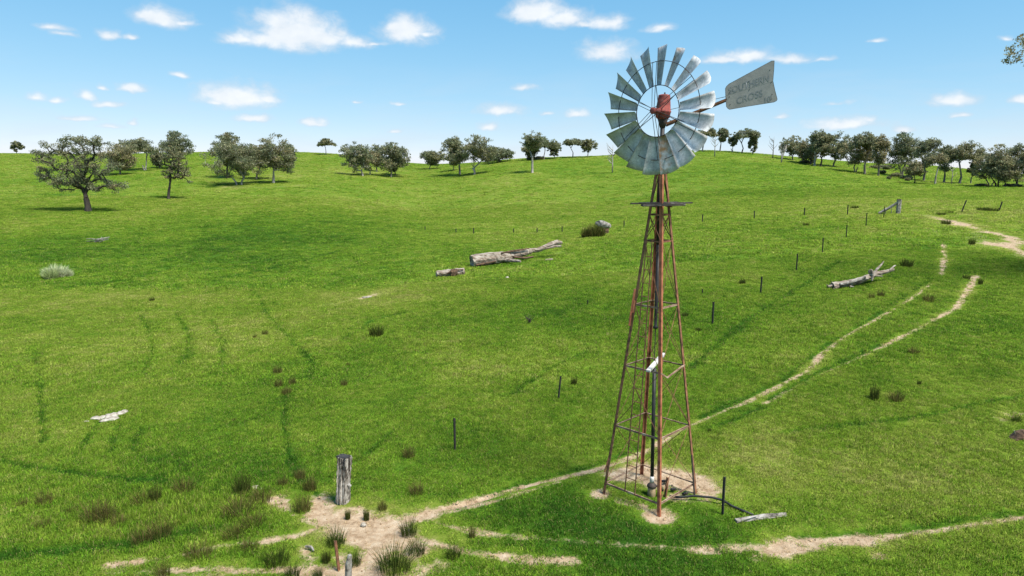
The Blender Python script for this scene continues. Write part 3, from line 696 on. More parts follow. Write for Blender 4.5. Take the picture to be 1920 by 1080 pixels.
    tl.bar(A0, A1, .06, .045, u); tl.bar(A0+u*-.05, A1+u*-.03, .02, .04, u)
    TL = P('tail', tl, 'rust_dark')
    crn = [(1360,166.7),(1362,162.5),(1366.7,157.8),(1446.7,114.6),(1451.7,114.3),(1451,130),(1449.2,152),(1453,170),(1457.2,186),(1456,189),(1451,191.7),(1400,199.8),(1368,205.4),(1364.5,203.5),(1362,200),(1360.6,182)]
    fr = [tuple(onp(*c, off=.030)) for c in crn]; bk = [tuple(onp(*c, off=.022)) for c in crn]; nn = len(crn)
    cf = tuple(onp(1405, 168, .030)); ck = tuple(onp(1405, 168, .022))
    vm = mk_mesh('vane', np.array(fr+bk+[cf, ck]), [np.array([(2*nn, i, (i+1)%nn) for i in range(nn)] + [(2*nn+1, nn+(i+1)%nn, nn+i) for i in range(nn)]), np.array([(i, nn+i, nn+(i+1)%nn, (i+1)%nn) for i in range(nn)])], [MT['vane']])
    vm.transform(Matrix.Translation(-TC)); VN = link('vane', vm, TL)
    # folded edge round the vane, middle seam, rivets
    ed = MB()
    for i in range(nn): ed.tube([onp(*crn[i], off=.027), onp(*crn[(i+1)%nn], off=.026)], .005, 5)
    P('vane_edge', ed, 'dark', TL)
    P('seam', MB().bar(onp(1362,178.5,.0305), onp(1449,152.5,.0305), .010, .003, pn), 'vane', TL)
    for c in ((1443.5,131.5),(1404,153.5),(1405,168.5),(1446,154.5),(1367.5,182),(1368,174),(1447.5,177),(1446,186),(1369,196)):
        P('rivet', MB().tube([onp(*c, off=.028), onp(*c, off=.038)], .009, 8), 'black', TL)
    P('stay_wire', MB().tube([axis+u*.42, onp(1250,207), onp(1362,181)][1:], .006, 5), 'dark', TL)
    # painted lettering, faded
    for (txt, p, q, hpx, gap) in (('SOUTHERN', (1366.5,176.2), (1442,152.5), 12.5, 1.0), ('CROSS', (1381.5,195.2), (1430,180.2), 12.5, 1.0), ("10'", (1434,193), (1447,189.6), 11.0, 1.0)):
        cu = bpy.data.curves.new('lettering', 'FONT'); cu.body = txt; cu.size = 1; cu.offset = .012
        to = bpy.data.objects.new('lettering', cu); COL.objects.link(to)
        dg = bpy.context.evaluated_depsgraph_get(); me = bpy.data.meshes.new_from_object(to.evaluated_get(dg)); bpy.data.objects.remove(to)
        me.name = 'lettering'; co = np.empty(len(me.vertices)*3, np.float32); me.vertices.foreach_get('co', co); co = co.reshape(-1,3)
        co[:,0] -= co[:,0].min(); co[:,0] /= co[:,0].max(); co[:,1] /= max(co[:,1].max(), 1e-3)
        a = onp(*p, off=.0345); b = onp(*q, off=.0345); up = onp(p[0], p[1]-hpx, .0345) - a; ex = b-a
        new = np.array([tuple(a + ex*float(c[0]) + up*float(c[1]) - TC) for c in co], np.float32)
        me.vertices.foreach_set('co', new.ravel()); me.update(); me.materials.clear(); me.materials.append(MT['print'])
        link('lettering', me, TL)
    return W
windmill()

# ------------------------------------------------------------------ bore head, pipe and pieces at the tower's foot
def ground_z(x, y): return float(h0(x, y))
def thing(name, loc, label, cat, group=None):
    o = link(name, None, loc=loc, label=label, category=cat, group=group); o.empty_display_size = .2; return o
def part(name, mb, mat, parent, smooth=False, **pr):
    return link(name, mb.mesh(name, [MT[mat]], smooth), parent, **pr)
b = at(1221, 918)
bx = thing('bore_pump', (TC.x, TC.y, 0), 'tan bore casing with a black rising pipe standing inside the windmill tower', 'pump')
d0 = Vector((0,0,float(h0(TC.x, TC.y))))
part('casing', MB().tube([d0+Vector((0,-.2,-.2)), d0+Vector((0,-.2,.25)), d0+Vector((0,-.2,.27))], [.10,.10,.085], 14), 'tan', bx, True)
part('rising_pipe', MB().tube([Vector((0,-.2,.50))+d0, Vector((0,-.03,3.25))+d0], .045, 12), 'black', bx, True)
part('coupling', MB().tube([d0+Vector((0,-.2,.36)), d0+Vector((0,-.2,.52))], [.055,.05], 12), 'white_plank', bx, True)
part('flange', MB().tube([d0+Vector((0,-.2,.25)), d0+Vector((0,-.2,.28)), d0+Vector((0,-.2,.37))], [.12,.12,.04], 14), 'dark', bx, True)
part('elbow', MB().tube([d0+Vector((0,-.22,.29)), d0+Vector((.22,-.26,.27)), d0+Vector((.26,-.27,.16))], .03, 8), 'dark', bx, True)
# poly pipe on the grass
pts = [at(*p) + Vector((0,0,.045)) for p in ((1255,934),(1275,936),(1300,937),(1335,941),(1355,946),(1372,952),(1390,960),(1412,969))]
pts[2].z += .05; pts[3].z += .07; pts[4].z += .06
pp = MB().tube(pts, .028, 10).mesh('poly_pipe', [MT['black']], True)
link('poly_pipe', pp, label='black poly pipe lying on the grass beside the windmill foot', category='pipe')

def picket(px, py, hpx, label, group, mat='post', lean=0, leany=0, w=.045, Y=None, foot=True):
    p = at(px, py) if Y is None else at_y(px, Y)
    h = hpx*m_per_px(p)*1.04
    o = thing('fence_post', (p.x, p.y, p.z), label, 'fence post', group)
    tp = Vector((lean*h, leany*h, h)); m = MB()
    for k in range(3):
        an = 2*math.pi*k/3 + .5; d = Vector((math.cos(an), math.sin(an), 0))
        m.bar(Vector((0,0,-.3)) + d*w*.4, tp + d*w*.4, w*.9, .010 if w < .06 else w*.25, d.cross(Vector((0,0,1))))
    part('stake', m, mat, o)
    return o
GA = 'steel pickets running up the slope behind the windmill'
for a in ((853,844,60,'tallest nearest steel picket, right of the weathered stump'), (1046,748,42,'leaning steel picket left of the windmill tower',),
          (1336,607,40,'steel picket just right of the windmill tower at mid height'), (1426,550,30,'steel picket between the tower and the bleached log'),
          (1493,508,31,'steel picket left of and above the bleached log'), (1542,474,27,'steel picket behind the left end of the bleached log'),
          (1587,445,22,'steel picket third below the strainer post'), (1624,424,24,'steel picket second below the strainer post'), (1657,408,20,'steel picket under the strainer rail')):
    picket(*a, GA, lean=.11 if a[0] == 1046 else random.Random(a[0]).uniform(-.03,.03), w=.042 if a[1] > 700 else .06)
GB = 'distant fence posts along the far slope'
for a in ((1589,402,17,'distant thin post on the far slope left of the strainer'), (1508,405,15,'distant thin post above the steel picket row'), (1414,410,14,'distant thin post well right of the tower platform'),
          (1317,417,14,'distant thin post just right of the tower platform'), (1170,426,12,'distant thin post just left of the tower'), (1054,435,10,'distant thin post above the log end'),
          (1007,436,8,'distant thin post above the big log right half'), (963,437,8,'distant thin post above the big log middle'), (888,438,10,'distant thin post above the big log butt'), (855,437,8,'distant thin post left of the big log butt'), (797,432,7,'leftmost distant thin post on the far slope')):
    picket(*a, GB, w=.085)
GC = 'leaning pickets right of the strainer'
picket(1801, 399, 22, 'steel picket leaning right, left one of two beyond the strainer', GC, lean=.38, w=.09)
picket(1872, 396, 17, 'steel picket leaning right near the right edge, with dark tussocks', GC, lean=.30, w=.09)
picket(1355, 965, 72, 'dark steel picket where the black pipe crosses it', None, lean=0, w=.042)
picket(1246, 931, 36, 'short rusty picket inside the tower foot', None, mat='rust_dark', lean=.13, w=.05)
o = picket(637, 1068, 54, 'rusty red steel picket at the bottom edge, leaning', None, mat='rust_dark', lean=-.13, leany=.05, w=.042)
picket(1317, 551, 9, 'tiny dark stake in the grass right of the tower', None, w=.05)
picket(1102, 571, 8, 'tiny dark stake in the grass left of the tower', None, w=.05)

def noisy_limb(pts, rad, sides=14, seed=1, groove=.14, sub=7, hollow=False):
    """weathered timber: a tube with grooves that run along the grain"""
    r = np.random.default_rng(seed); P_ = []; R_ = []
    for i in range(len(pts)-1):
        a = Vector(pts[i]); b_ = Vector(pts[i+1])
        for k in range(sub): P_.append(a.lerp(b_, k/sub)); R_.append(rad[i]+(rad[i+1]-rad[i])*k/sub)
    P_.append(Vector(pts[-1])); R_.append(rad[-1])
    # smooth the polyline
    Q = [P_[0]]+[(P_[i-1]+P_[i]*2+P_[i+1])/4 for i in range(1, len(P_)-1)]+[P_[-1]]
    m = MB(); m.tube(Q, R_, sides, False)
    V = m.V[0]; g = r.uniform(-1, 1, sides); g2 = r.uniform(-1, 1, sides)
    nn = len(Q)
    for i in range(nn):
        f = i/(nn-1)
        for k in range(sides):
            c = np.array(Q[i]); j = i*sides+k
            V[j] = c + (V[j]-c)*(1 + groove*(g[k]*(1-f)+g2[k]*f) + .09*r.uniform(-1,1))
    sd = sides
    c0 = nn*sd
    ends = []
    for e, idx, dr in ((0, 0, (Q[1]-Q[0]).normalized()), (1, (nn-1)*sd, (Q[-1]-Q[-2]).normalized())):
        cen = np.array(Q[0] if e == 0 else Q[-1]) + (np.array(dr)*R_[0]*.6 if (hollow and e == 0) else 0)
        ends.append(cen)
    V = np.concatenate([V, np.array(ends)])
    m.V[0] = V; m.n = len(V)
    m.F3.append(np.array([(c0, (k+1)%sd, k) for k in range(sd)] + [(c0+1, (nn-1)*sd+k, (nn-1)*sd+(k+1)%sd) for k in range(sd)]))
    return m
def grain_mat(name, stops, axis, scale=5):
    st = [9, 9, 9]; st[axis] = .7
    return noisy_mat(name, stops, scale*.5, 8, .9, stretch=tuple(st), bump=.9, bdist=.03)
MT['stump'] = grain_mat('split_grey_stump', [(.38,(.012,.010,.009)),(.44,(.10,.08,.062)),(.51,(.30,.265,.225)),(.62,(.52,.48,.425))], 2, 6)
MT['log'] = noisy_mat('bleached_log', [(.30,(.045,.033,.024)),(.43,(.17,.125,.09)),(.58,(.33,.285,.235)),(.75,(.47,.44,.40))], 2.6, 8, .9, stretch=(.5,2.4,2.4), bump=.8, bdist=.05)
MT['log_in'] = noisy_mat('log_heartwood', [(.3,(.03,.02,.014)),(.7,(.17,.10,.06))], 4, 6, .95, bump=.5)
# weathered strainer stump
p = at(643, 941); k = m_per_px(p); hS = 84*k/math.cos(math.radians(20))
st = thing('tree_stump', p, 'thick weathered grey strainer stump, split and dark at the top', 'stump')
part('trunk', noisy_limb([(0,0,-.3),(.0,0,.05),(.03,0,hS*.55),(.075,0,hS)], [.152,.148,.144,.142], 36, 3, .36, 9), 'stump', st)
part('dark_top', noisy_limb([(.068,0,hS-.17),(.077,0,hS+.015)], [.138,.142], 30, 8, .34, 4), 'post', st)  # separate near-black piece at the upper end of the stump
part('knot', noisy_limb([(.15,-.04,hS*.42),(.215,-.05,hS*.36)], [.05,.03], 8, 5, .2, 3), 'wood', st)
# grey post cut by the bottom edge
p = at(652, 1096); 
gp_ = thing('wooden_post', p, 'pale grey leaning timber post at the bottom edge of the picture', 'post')
part('shaft', noisy_limb([(0,0,-.3),(.0,.05,.1),(.02,.06,.42),(.05,.07,.58)], [.065,.065,.06,.035], 10, 13, .12, 5), 'wood', gp_)
# strainer post with diagonal rail
p = at(1684, 400); kk = m_per_px(p)
sp = thing('strainer_post', p, 'grey strainer post with a diagonal stay rail on the far right slope', 'fence post')
hp = 25*kk; part('upright', noisy_limb([(0,0,-.3),(0,0,hp*.5),(0,0,hp)], [.25,.24,.24], 12, 21, .1, 4), 'wood', sp)
part('cap', MB().tube([(0,0,hp), (0,0,hp+.08)], [.27,.2], 10), 'bark_dark', sp)
q = at(1655, 398); qv = Vector((q.x-p.x, q.y-p.y, q.z-p.z)); qv = Vector((-31*kk, .6, -.05))
part('stay_rail', noisy_limb([qv, (qv*.5 + Vector((0,0,hp*.40))), (-.1,0,hp*.82)], [.15,.15,.14], 10, 22, .12, 4), 'wood', sp)
for f in (.35, .65):
    part('batten', MB().bar(Vector((qv.x*f, qv.y*f, -.2)), Vector((qv.x*f, qv.y*f, hp*(.82-.75*f))), .05, .05), 'wood', sp)

def px_limb(origin, lst, lift=0):
    """list of (px,py,height-above-ground-in-px-of-radius, radius px) -> local points at the origin's distance"""
    k = m_per_px(origin); P_ = []; R_ = []
    for (px, py, rp) in lst:
        u_, f_, d_ = ray(px, py); Y = origin.y; P_.append((u_/f_*Y - origin.x, 0, CAM_H + d_/f_*Y - origin.z)); R_.append(rp*k)
    return P_, R_
def log_from(name, base, limbs, label, cat, mat='log', depth=None, seed=40, ends=True):
    o0 = at(*base); o = thing(name, o0, label, cat)
    for i, (nm, lst, dy, m_) in enumerate(limbs):
        P_, R_ = px_limb(o0, lst)
        # follow the ground: push each point to where it rests
        Q = []
        for j, (a, r_) in enumerate(zip(P_, R_)):
            y = dy[0] + (dy[1]-dy[0])*j/max(len(P_)-1, 1); f = (o0.y+y)/o0.y
            Q.append(Vector(((a[0]+o0.x)*f - o0.x, y, (a[2]+o0.z-CAM_H)*f + CAM_H - o0.z)))
        part(nm, noisy_limb(Q, R_, 14 if R_[0] > .15 else 9, seed+i, .16, 5, hollow=(i == 0 and ends)), m_ or mat, o)
    return o
log_from('fallen_log', (882, 500), [
  ('trunk', [(884,489,11.5),(915,484,12),(945,481,10.5),(960,478,8),(985,473,6.5),(996,470,5)], (0, 3.2), None),
  ('limb', [(947,487,4),(962,489,3.2),(976,490,1.8)], (1.0, -.2), None),
  ('limb', [(988,475,1.2),(986,467,2.2),(990,470,4.5),(1008,469,4.2),(1022,463,4.5),(1035,458,5.5),(1044,454,5),(1053,455,3)], (3.2, 5.2), None),
  ('limb', [(1024,466,2),(1040,462,2.6),(1052,461,2.2)], (3.8, 4.2), None),
  ('crack', [(940,474.5,1.6),(955,471.5,2.0),(975,468.5,1.8),(992,466,1.0)], (.75, 2.4), 'log_in'), ('crack', [(893,497,1.6),(912,493.5,1.8),(930,490,1.2)], (-.45, .3), 'log_in'),
  ('limb', [(962,482,2.5),(985,484,2.2),(1000,481,1.2)], (1.4, 2.4), 'log_in')],
  'long thick bleached fallen trunk with broken limbs, lying mid slope', 'fallen log')
log_from('fallen_log', (825, 519), [
  ('trunk', [(818,514,6),(830,513,6.4),(845,512.5,7.4),(858,512,8),(870,511.5,8.2)], (0, .6), None),
  ('bark_strip', [(845,512,7.6),(851,512.5,8.2),(857,512.5,8.3)], (-.05, .05), 'log_in'),
  ('bark_strip', [(838,513,1.2),(848,507,1.4),(858,506,1.2),(869,505,1.0)], (-.2, .2), 'log_in')],
  'short grey cut log with dark bark band, left of the long trunk', 'fallen log', ends=True, seed=60)
log_from('fallen_log', (1575, 541), [
  ('trunk', [(1560,536,6.5),(1580,533.5,6.5),(1605,528,6),(1625,521,5.5),(1645,513,4.5),(1662,509,3.6),(1676,505,2)], (0, 1.2), None),
  ('limb', [(1560,536,3),(1553,537,2),(1551,534,1)], (0, -.1), None), ('limb', [(1572,536,3),(1568,541,2.2),(1562,542,1.4)], (-.15, -.3), None),
  ('limb', [(1636,517,3),(1645,504,2.4),(1652,497,1.8),(1657,490,.8)], (.7, 1.0), None), ('limb', [(1634,517,2.6),(1630,509,2.6),(1634,506,2.2),(1637,514,2.4),(1635,526,1.6)], (.2, .0), None),
  ('limb', [(1642,517,1.6),(1655,518,.8)], (.4, .3), None), ('limb', [(1594,537,1.6),(1601,538,.8)], (-.1, -.25), None), ('limb', [(1668,507,2.2),(1676,499,1.2),(1680,497,.5)], (1.0, 1.2), None),
  ('limb', [(1575,533,2.4),(1600,527,2.6),(1622,520,2.4)], (-.22, .35), 'wood')],
  'bleached silver driftwood like log with forked limbs on the right slope', 'fallen log', seed=80)
# slab of grey timber beside the pipe
a = at(1379, 979); b_ = at(1474, 967); o = thing('timber_slab', a, 'split grey timber slab lying in the grass at the end of the black pipe', 'timber')
dv = b_-a
part('slab', noisy_limb([Vector((0,0,.03)), dv*.5+Vector((0,0,.05)), dv+Vector((0,0,.03))], [.055,.060,.035], 14, 33, .4, 9), 'wood', o)
part('splinter', noisy_limb([Vector((0,-.07,.05)), dv*.4+Vector((0,-.05,.12))], [.03,.012], 7, 34, .2, 4), 'wood', o)
# plank lodged across the tower
ta = corner(1, 3.34).lerp(corner(0, 3.34), .66); z_ = 3.385
pa = TC + Vector((-.27,-.60,3.35)); pb = TC + Vector((.34,.55,3.47))
o = link('timber_plank', MB().bar(pa, pb, .10, .05).mesh('timber_plank', [MT['white_plank']]), label='bleached plank lodged across the windmill tower at mid height', category='plank')

def rock_mesh(name, sx, sy, sz, seed, mat, rough=.25):
    import bmesh
    bm = bmesh.new(); bmesh.ops.create_icosphere(bm, subdivisions=3, radius=1); r = random.Random(seed)
    dirs = [(Vector((r.gauss(0,1), r.gauss(0,1), r.gauss(0,1))).normalized(), r.uniform(.55, .95)) for _ in range(9)]
    for v in bm.verts:
        c = v.co.copy()
        for d, lim in dirs:
            t = c.dot(d)
            if t > lim: c -= d*(t-lim)*.85
        c *= 1 + rough*.35*(r.random()-.5)
        v.co = Vector((c.x*sx, c.y*sy, c.z*sz))
    me = bpy.data.meshes.new(name); bm.to_mesh(me); bm.free(); me.materials.append(MT[mat]); return me
# limestone outcrop of several slabs
p = at(205, 788); o = thing('rock_outcrop', p, 'long pale limestone outcrop flush with the grass on the left', 'rock')
k = m_per_px(p); rr = random.Random(8)
for i, (px, py, w, h) in enumerate(((180,786,9,3),(192,785,9,4),(203,783,10,4.5),(214,781,10,4.5),(225,777,9,4),(233,774,7,3.5),(197,789,9,2.5),(212,787,10,3))):
    q = at(px, py); link('stone', rock_mesh('stone', w*k*1.15, w*k*1.0, h*k*1.3, 50+i, 'stone'), o, loc=q-p+Vector((0,0,.02)), rot=(0,0,rr.uniform(-.4,.4)))
q = at(163, 791); link('rock', rock_mesh('rock', .11, .09, .06, 71, 'stone'), loc=q, label='small pale stone left of the limestone outcrop', category='rock')
q = at(480, 916); link('rock', rock_mesh('rock', .16, .1, .09, 72, 'stone'), loc=q, label='pale flat stone beside the rushes left of the stump', category='rock')
q = at(682, 984); link('rock', rock_mesh('rock', .07, .06, .055, 73, 'stone'), loc=q, label='small stone on the bare clay junction', category='rock')
q = at(951, 521); link('rock', rock_mesh('rock', .18, .15, .12, 74, 'stone'), loc=q, label='small grey rock below the long fallen trunk', category='rock')
q = at(690, 557); link('rock', rock_mesh('rock', .42, .3, .05, 75, 'stone'), loc=q, label='flat pale rock in the thin grass left of the short log', category='rock')
q = at(1132, 437); bk_ = thing('boulder', q, 'big pale boulder behind the dark bush above the long trunk', 'rock'); kq = m_per_px(q)
link('boulder_block', rock_mesh('boulder_block', 16*kq, 9*kq, 8*kq, 76, 'wood', .3), bk_, loc=(-.1,0,16*kq), rot=(0,.22,0)); link('boulder_block', rock_mesh('boulder_block', 10*kq, 8*kq, 10*kq, 77, 'log_in', .3), bk_, loc=(3*kq,-.1,5*kq))
q = at(1910, 822); o = thing('tree_stump', q, 'low broken brown stump at the right edge', 'stump'); k = m_per_px(q)
part('trunk', noisy_limb([(-.15,0,-.1),(.0,0,.12),(.16,0,.2)], [.17,.15,.10], 12, 91, .25, 4), 'log_in', o); part('limb', noisy_limb([(-.12,0,.1),(-.2,-.05,.26)], [.03,.01], 7, 92, .2, 3), 'wood', o)
q = at(1030, 489); link('stick', noisy_limb([(-.35,0,.05),(0,0,.1),(.32,.1,.16)], [.09,.09,.05], 9, 93, .2, 4).mesh('stick', [MT['log']]), loc=q, label='short broken chunk of wood right of the long trunk', category='stick')
q = at(582, 1030); link('stick', noisy_limb([(-.12,.06,.03),(.02,0,.06),(.1,-.1,.03)], [.02,.03,.018], 8, 94, .2, 4).mesh('stick', [MT['wood']]), loc=q, label='small curled stick on bare clay at the bottom left of the junction', category='stick')
q = at(185, 455); o = thing('branch_pile', q, 'heap of dead grey branches in the green hollow', 'branches'); rr = random.Random(5)
for i in range(11):
    a = rr.uniform(-.4,.4) if i % 3 else rr.uniform(0, 3.14); c = Vector((rr.uniform(-.7,.7), rr.uniform(-.4,.4), .15+rr.random()*.35)); d = Vector((math.cos(a), math.sin(a)*.6, rr.uniform(-.15,.3)))*rr.uniform(.6,1.1)
    part('branch', noisy_limb([c-d, c+Vector((0,0,.08)), c+d], [.05,.06,.02], 6, 120+i, .2, 2), 'wood', o)
q = at(993, 606); o = thing('dead_sapling', q, 'small dark dead sapling alone in the grass', 'dead plant'); rr = random.Random(6)
for i in range(9):
    a = rr.uniform(0, 6.28); part('twig', MB().tube([(0,0,-.05), (math.cos(a)*.08, math.sin(a)*.08, .2), (math.cos(a)*.3, math.sin(a)*.3, rr.uniform(.2,.5))], [.028,.02,.006], 6), 'bark_dark', o)
for (px, py, lab) in ((1245,906,'black pipe fitting lying on the clay inside the tower'), (1262,922,'black valve lying in the grass by the tower foot'), (1284,930,'black pipe end lying by the right tower leg')):
    q = at(px, py); o = thing('pipe_fitting', q, lab, 'pipe fitting')
    part('body', MB().tube([(-.07,0,.05),(.0,0,.06),(.07,.02,.05)], [.03,.04,.03], 10), 'black', o, True); part('branch_outlet', MB().tube([(0,0,.05),(.03,-.05,.10)], .022, 8), 'dark', o, True)

# ------------------------------------------------------------------ rush tussocks
def rush_mesh(seed, n=110, spread=.16, h=.6, tone=.5, w=.012, lean=.55, dome=.45, mat='rush'):
    r = np.random.default_rng(seed)
    a = r.uniform(0, 2*np.pi, n); rad = spread*np.sqrt(r.random(n)); bx = np.cos(a)*rad; by = np.sin(a)*rad
    hh = h*r.uniform(.45, 1.08, n)*(1-dome*(rad/spread)**2); da = a + r.normal(0, .6, n); ln = hh*lean*(.15+rad/spread)*r.uniform(.3, 1.1, n); fa = r.uniform(0, 6.28, n)
    V = np.zeros((n, 7, 3)); wx = np.cos(fa)*w/2; wy = np.sin(fa)*w/2
    for j, (f, ww) in enumerate(((0, 1), (.45, .9), (.8, .6))):
        x = bx+np.cos(da)*ln*f**1.8; y = by+np.sin(da)*ln*f**1.8; z = hh*f - (.1 if f == 0 else 0)
        V[:,2*j] = np.stack([x-wx*ww, y-wy*ww, z], 1); V[:,2*j+1] = np.stack([x+wx*ww, y+wy*ww, z], 1)
    V[:,6] = np.stack([bx+np.cos(da)*ln, by+np.sin(da)*ln, hh], 1)
    b = np.arange(n)[:,None]*7; rn = r.random(n); tn = np.clip(tone + r.normal(0, .2, n), 0, 1)
    return mk_mesh('rush_stems', V.reshape(-1,3), [np.concatenate([b+np.array([0,1,3,2]), b+np.array([2,3,5,4])]), b+np.array([4,5,6])], [MT[mat]], False, {'rnd': ('POINT', np.repeat(rn, 7)), 'tint': ('POINT', np.repeat(tn, 7))})
RUSH = {'red': [rush_mesh(240+i, 220, .24, .62, .62, .008, .7) for i in range(3)], 'brown': [rush_mesh(200+i, 240, .20, .6, .62, .008) for i in range(3)], 'green': [rush_mesh(210+i, 260, .24, .6, .12, .008, .8) for i in range(2)], 'dark': [rush_mesh(220+i, 260, .2, .62, .30, .010, .28, .12) for i in range(2)]}
TUSS = [ # px, base py, height px, kind, width factor, label
 (706,630,18,'dark',1.5,'dense dark square topped tussock alone mid slope'),(497,628,11,'brown',1,'small brown tussock right of a smaller one on the left slope'),(478,634,8,'brown',1,'tiny brown tussock on the left slope'),
 (521,700,17,'brown',1,'upper tussock of the cluster of four on the left slope'),(523,725,18,'brown',.9,'left tussock of the cluster of four on the left slope'),(549,720,15,'brown',1,'right tussock of the cluster of four on the left slope'),(537,738,14,'brown',1.4,'lowest tussock of the cluster of four on the left slope'),
 (645,723,14,'brown',1,'small brown tussock right of the cluster of four'),(653,686,8,'brown',1,'tiny tussock above the small brown one, middle left'),(1076,721,13,'dark',.9,'dark small tussock right of the leaning picket'),(767,857,24,'brown',1,'brown tussock left of the tallest picket'),
 (782,925,22,'brown',1.3,'brown bushy tussock right of the stump'),(717,955,20,'brown',.9,'narrow tussock right of the foot of the stump'),(567,957,34,'brown',.9,'tall tussock left of the clay junction'),(581,918,28,'brown',.9,'tussock left of the stump at mid height'),(562,895,18,'brown',1.3,'faint tussock above left of the stump'),
 (687,972,16,'dark',.8,'small dark tussock on the grass island, right one'),(652,970,14,'dark',.8,'small dark tussock on the grass island, left one'),(767,1000,32,'green',.8,'upright tussock right of the clay junction'),(781,1035,26,'green',1.1,'broad tussock below right of the clay junction'),
 (738,1068,50,'green',1.1,'large green tussock at the bottom, right of the red picket'),(850,1045,28,'green',.8,'tussock at the bottom right of the large green one'),(885,1008,26,'brown',.5,'thin tussock on the grass right of the junction'),(630,1022,36,'green',.8,'green tussock behind the rusty red picket'),
 (612,1052,20,'dark',.9,'dark tussock left of the rusty red picket'),(664,1056,28,'green',.8,'green tussock right of the grey timber post'),(548,1080,26,'green',.9,'green tussock at the bottom edge left of the red picket'),(596,1080,22,'green',.7,'thin green tussock at the bottom edge beside the red picket'),(520,1056,34,'green',1.1,'tall tussock at the bottom left of the junction'),
 (468,1030,22,'brown',1.1,'brown tussock above the lower left track'),(372,1042,26,'brown',1.3,'bushy brown tussock above the lower left track'),(305,1078,24,'brown',.9,'tussock cut by the bottom edge on the left'),(440,1005,24,'brown',1.2,'leaning brown tussock left of the lower clay track'),
 (84,944,26,'brown',.8,'dark tussock at the far left bottom'),(42,948,14,'brown',1,'low faint tussock near the left edge'),(345,922,28,'brown',1,'brown tussock upper right of the rank patch'),(270,945,26,'brown',1.1,'brown tussock in the middle of the rank patch'),(291,942,28,'dark',.7,'dark tussock beside the middle of the rank patch'),
 (178,975,36,'brown',1,'tall reddish tussock on the left of the rank patch'),(200,977,34,'brown',.9,'second tall reddish tussock on the left of the rank patch'),(224,985,20,'brown',1,'low tussock right of the two reddish ones'),(267,1015,28,'brown',1,'dark based tussock low in the rank patch'),(300,1005,32,'brown',1,'brown tussock right of the dark based one'),
 (80,988,18,'brown',1,'low tussock below the far left one'),(135,960,12,'brown',1.2,'faint tussock left of the tall reddish ones'),(455,925,30,'dark',1,'dark tussock left of the pale flat stone'),(490,940,26,'brown',1.1,'tussock below the pale flat stone'),(448,965,34,'brown',1.2,'brown tussock below the dark one by the flat stone'),(475,985,24,'brown',1.2,'lower brown tussock above the lower clay track'),(530,910,20,'brown',1,'faint tussock between flat stone and stump'),
 (1700,501,14,'dark',1.6,'dark round tussock right of the bleached log'),(1634,560,12,'brown',.9,'small tussock below the bleached log, left one'),(1651,556,14,'brown',1,'small tussock below the bleached log, right one'),(1741,566,18,'brown',1.1,'tussock between the two right hand tracks'),(1713,663,14,'brown',1.5,'wide faint tussock below the right hand track'),
 (1639,750,26,'dark',.7,'narrow dark tussock on the right slope'),(1680,752,22,'brown',1.2,'faint brown tussock on the right slope'),(1723,722,9,'dark',.8,'tiny dark tussock on the right slope'),(1773,420,7,'dark',2.6,'low dark tussock on the bare clay at upper right'),(1822,458,10,'dark',1.3,'dark tussock left of the clay patches at upper right'),
 (1842,395,6,'dark',3.4,'low dark tussock left of the right leaning picket'),(1858,396,6,'dark',4.2,'low dark tussocks at the foot of the right leaning picket'),(1602,391,5,'dark',3.0,'low dark patch of rush near the distant fence'),(1764,403,4,'dark',4.0,'low dark tussock above the clay scar'),(1780,400,4,'dark',3.4,'low dark tussock just right above the clay scar'),
 (1511,424,6,'dark',1.8,'small dark tussock above the picket row'),(1812,523,7,'dark',1.8,'low dark tussock left of the end of the right track'),(1838,533,10,'dark',.9,'small dark tussock right of the end of the right track'),(1285,594,8,'dark',1.8,'small dark tussock just right of the tower'),(1309,620,6,'dark',2.0,'second small dark tussock right of the tower'),(1392,532,8,'dark',1.6,'small dark tussock left of a steel picket'),
 (285,565,7,'dark',1.4,'small dark tussock on the left slope above the others'),(112,362,0,'skip',1,''),(1620,548,6,'brown',1,'tiny tussock below the log left of two'),(440,790,8,'brown',1,'tiny brown tussock low on the left slope'),(1905,790,14,'green',1,'green tuft above the low broken stump'),(1330,810,8,'dark',.8,'tiny dark tussock by the track right of the tower')]
rr = random.Random(77)
for (px, py, hpx, kind, wf, lab) in TUSS:
    if kind == 'skip': continue
    p = at(px, py); k = m_per_px(p); h = hpx*k*1.08; sc = h/.50*(1.04 if px < 520 and py > 880 else 1); me = rr.choice(RUSH['red' if kind == 'brown' and px < 520 and py > 880 else kind])
    o = link('rush_tussock', me, loc=(p.x, p.y, p.z-.02), rot=(0, 0, rr.uniform(0, 6.28)), scale=(sc*wf*(1.15 if px < 520 and py > 880 else 1), sc*wf*(1.15 if px < 520 and py > 880 else 1), sc), label=lab, category='rush tussock', group='rush tussocks scattered over the pasture')
# pale grass mound and the dark bush at the boulder
p = at(103, 520); k = m_per_px(p); o = thing('grass_mound', p, 'pale feathery mound of long grass on the left slope', 'grass mound')
for i, (dx, dy, s_) in enumerate(((0,0,1.0),(.5,.1,.9),(-.55,.0,.75),(.2,-.4,.8),(-.9,.1,.5),(.95,.2,.6))):
    link('grass_clump', rush_mesh(300+i, 700, .6, 27*k, .15 if i in (3,4) else .8, .05, 1.0, .75, 'pale_grass'), o, loc=(dx*22*k*.9, dy*2, 0), scale=s_)
p = at(1112, 443); k = m_per_px(p); o = thing('bush', p, 'dark twiggy bush in front of the big pale boulder', 'bush')
for i, (dx, s_) in enumerate(((0,1),(-.55,.7),(.45,.85))):
    link('twigs', rush_mesh(320+i, 420, .75, 30*k, .5, .05, .9, .7), o, loc=(dx*24*k, -.3, 0), scale=s_)

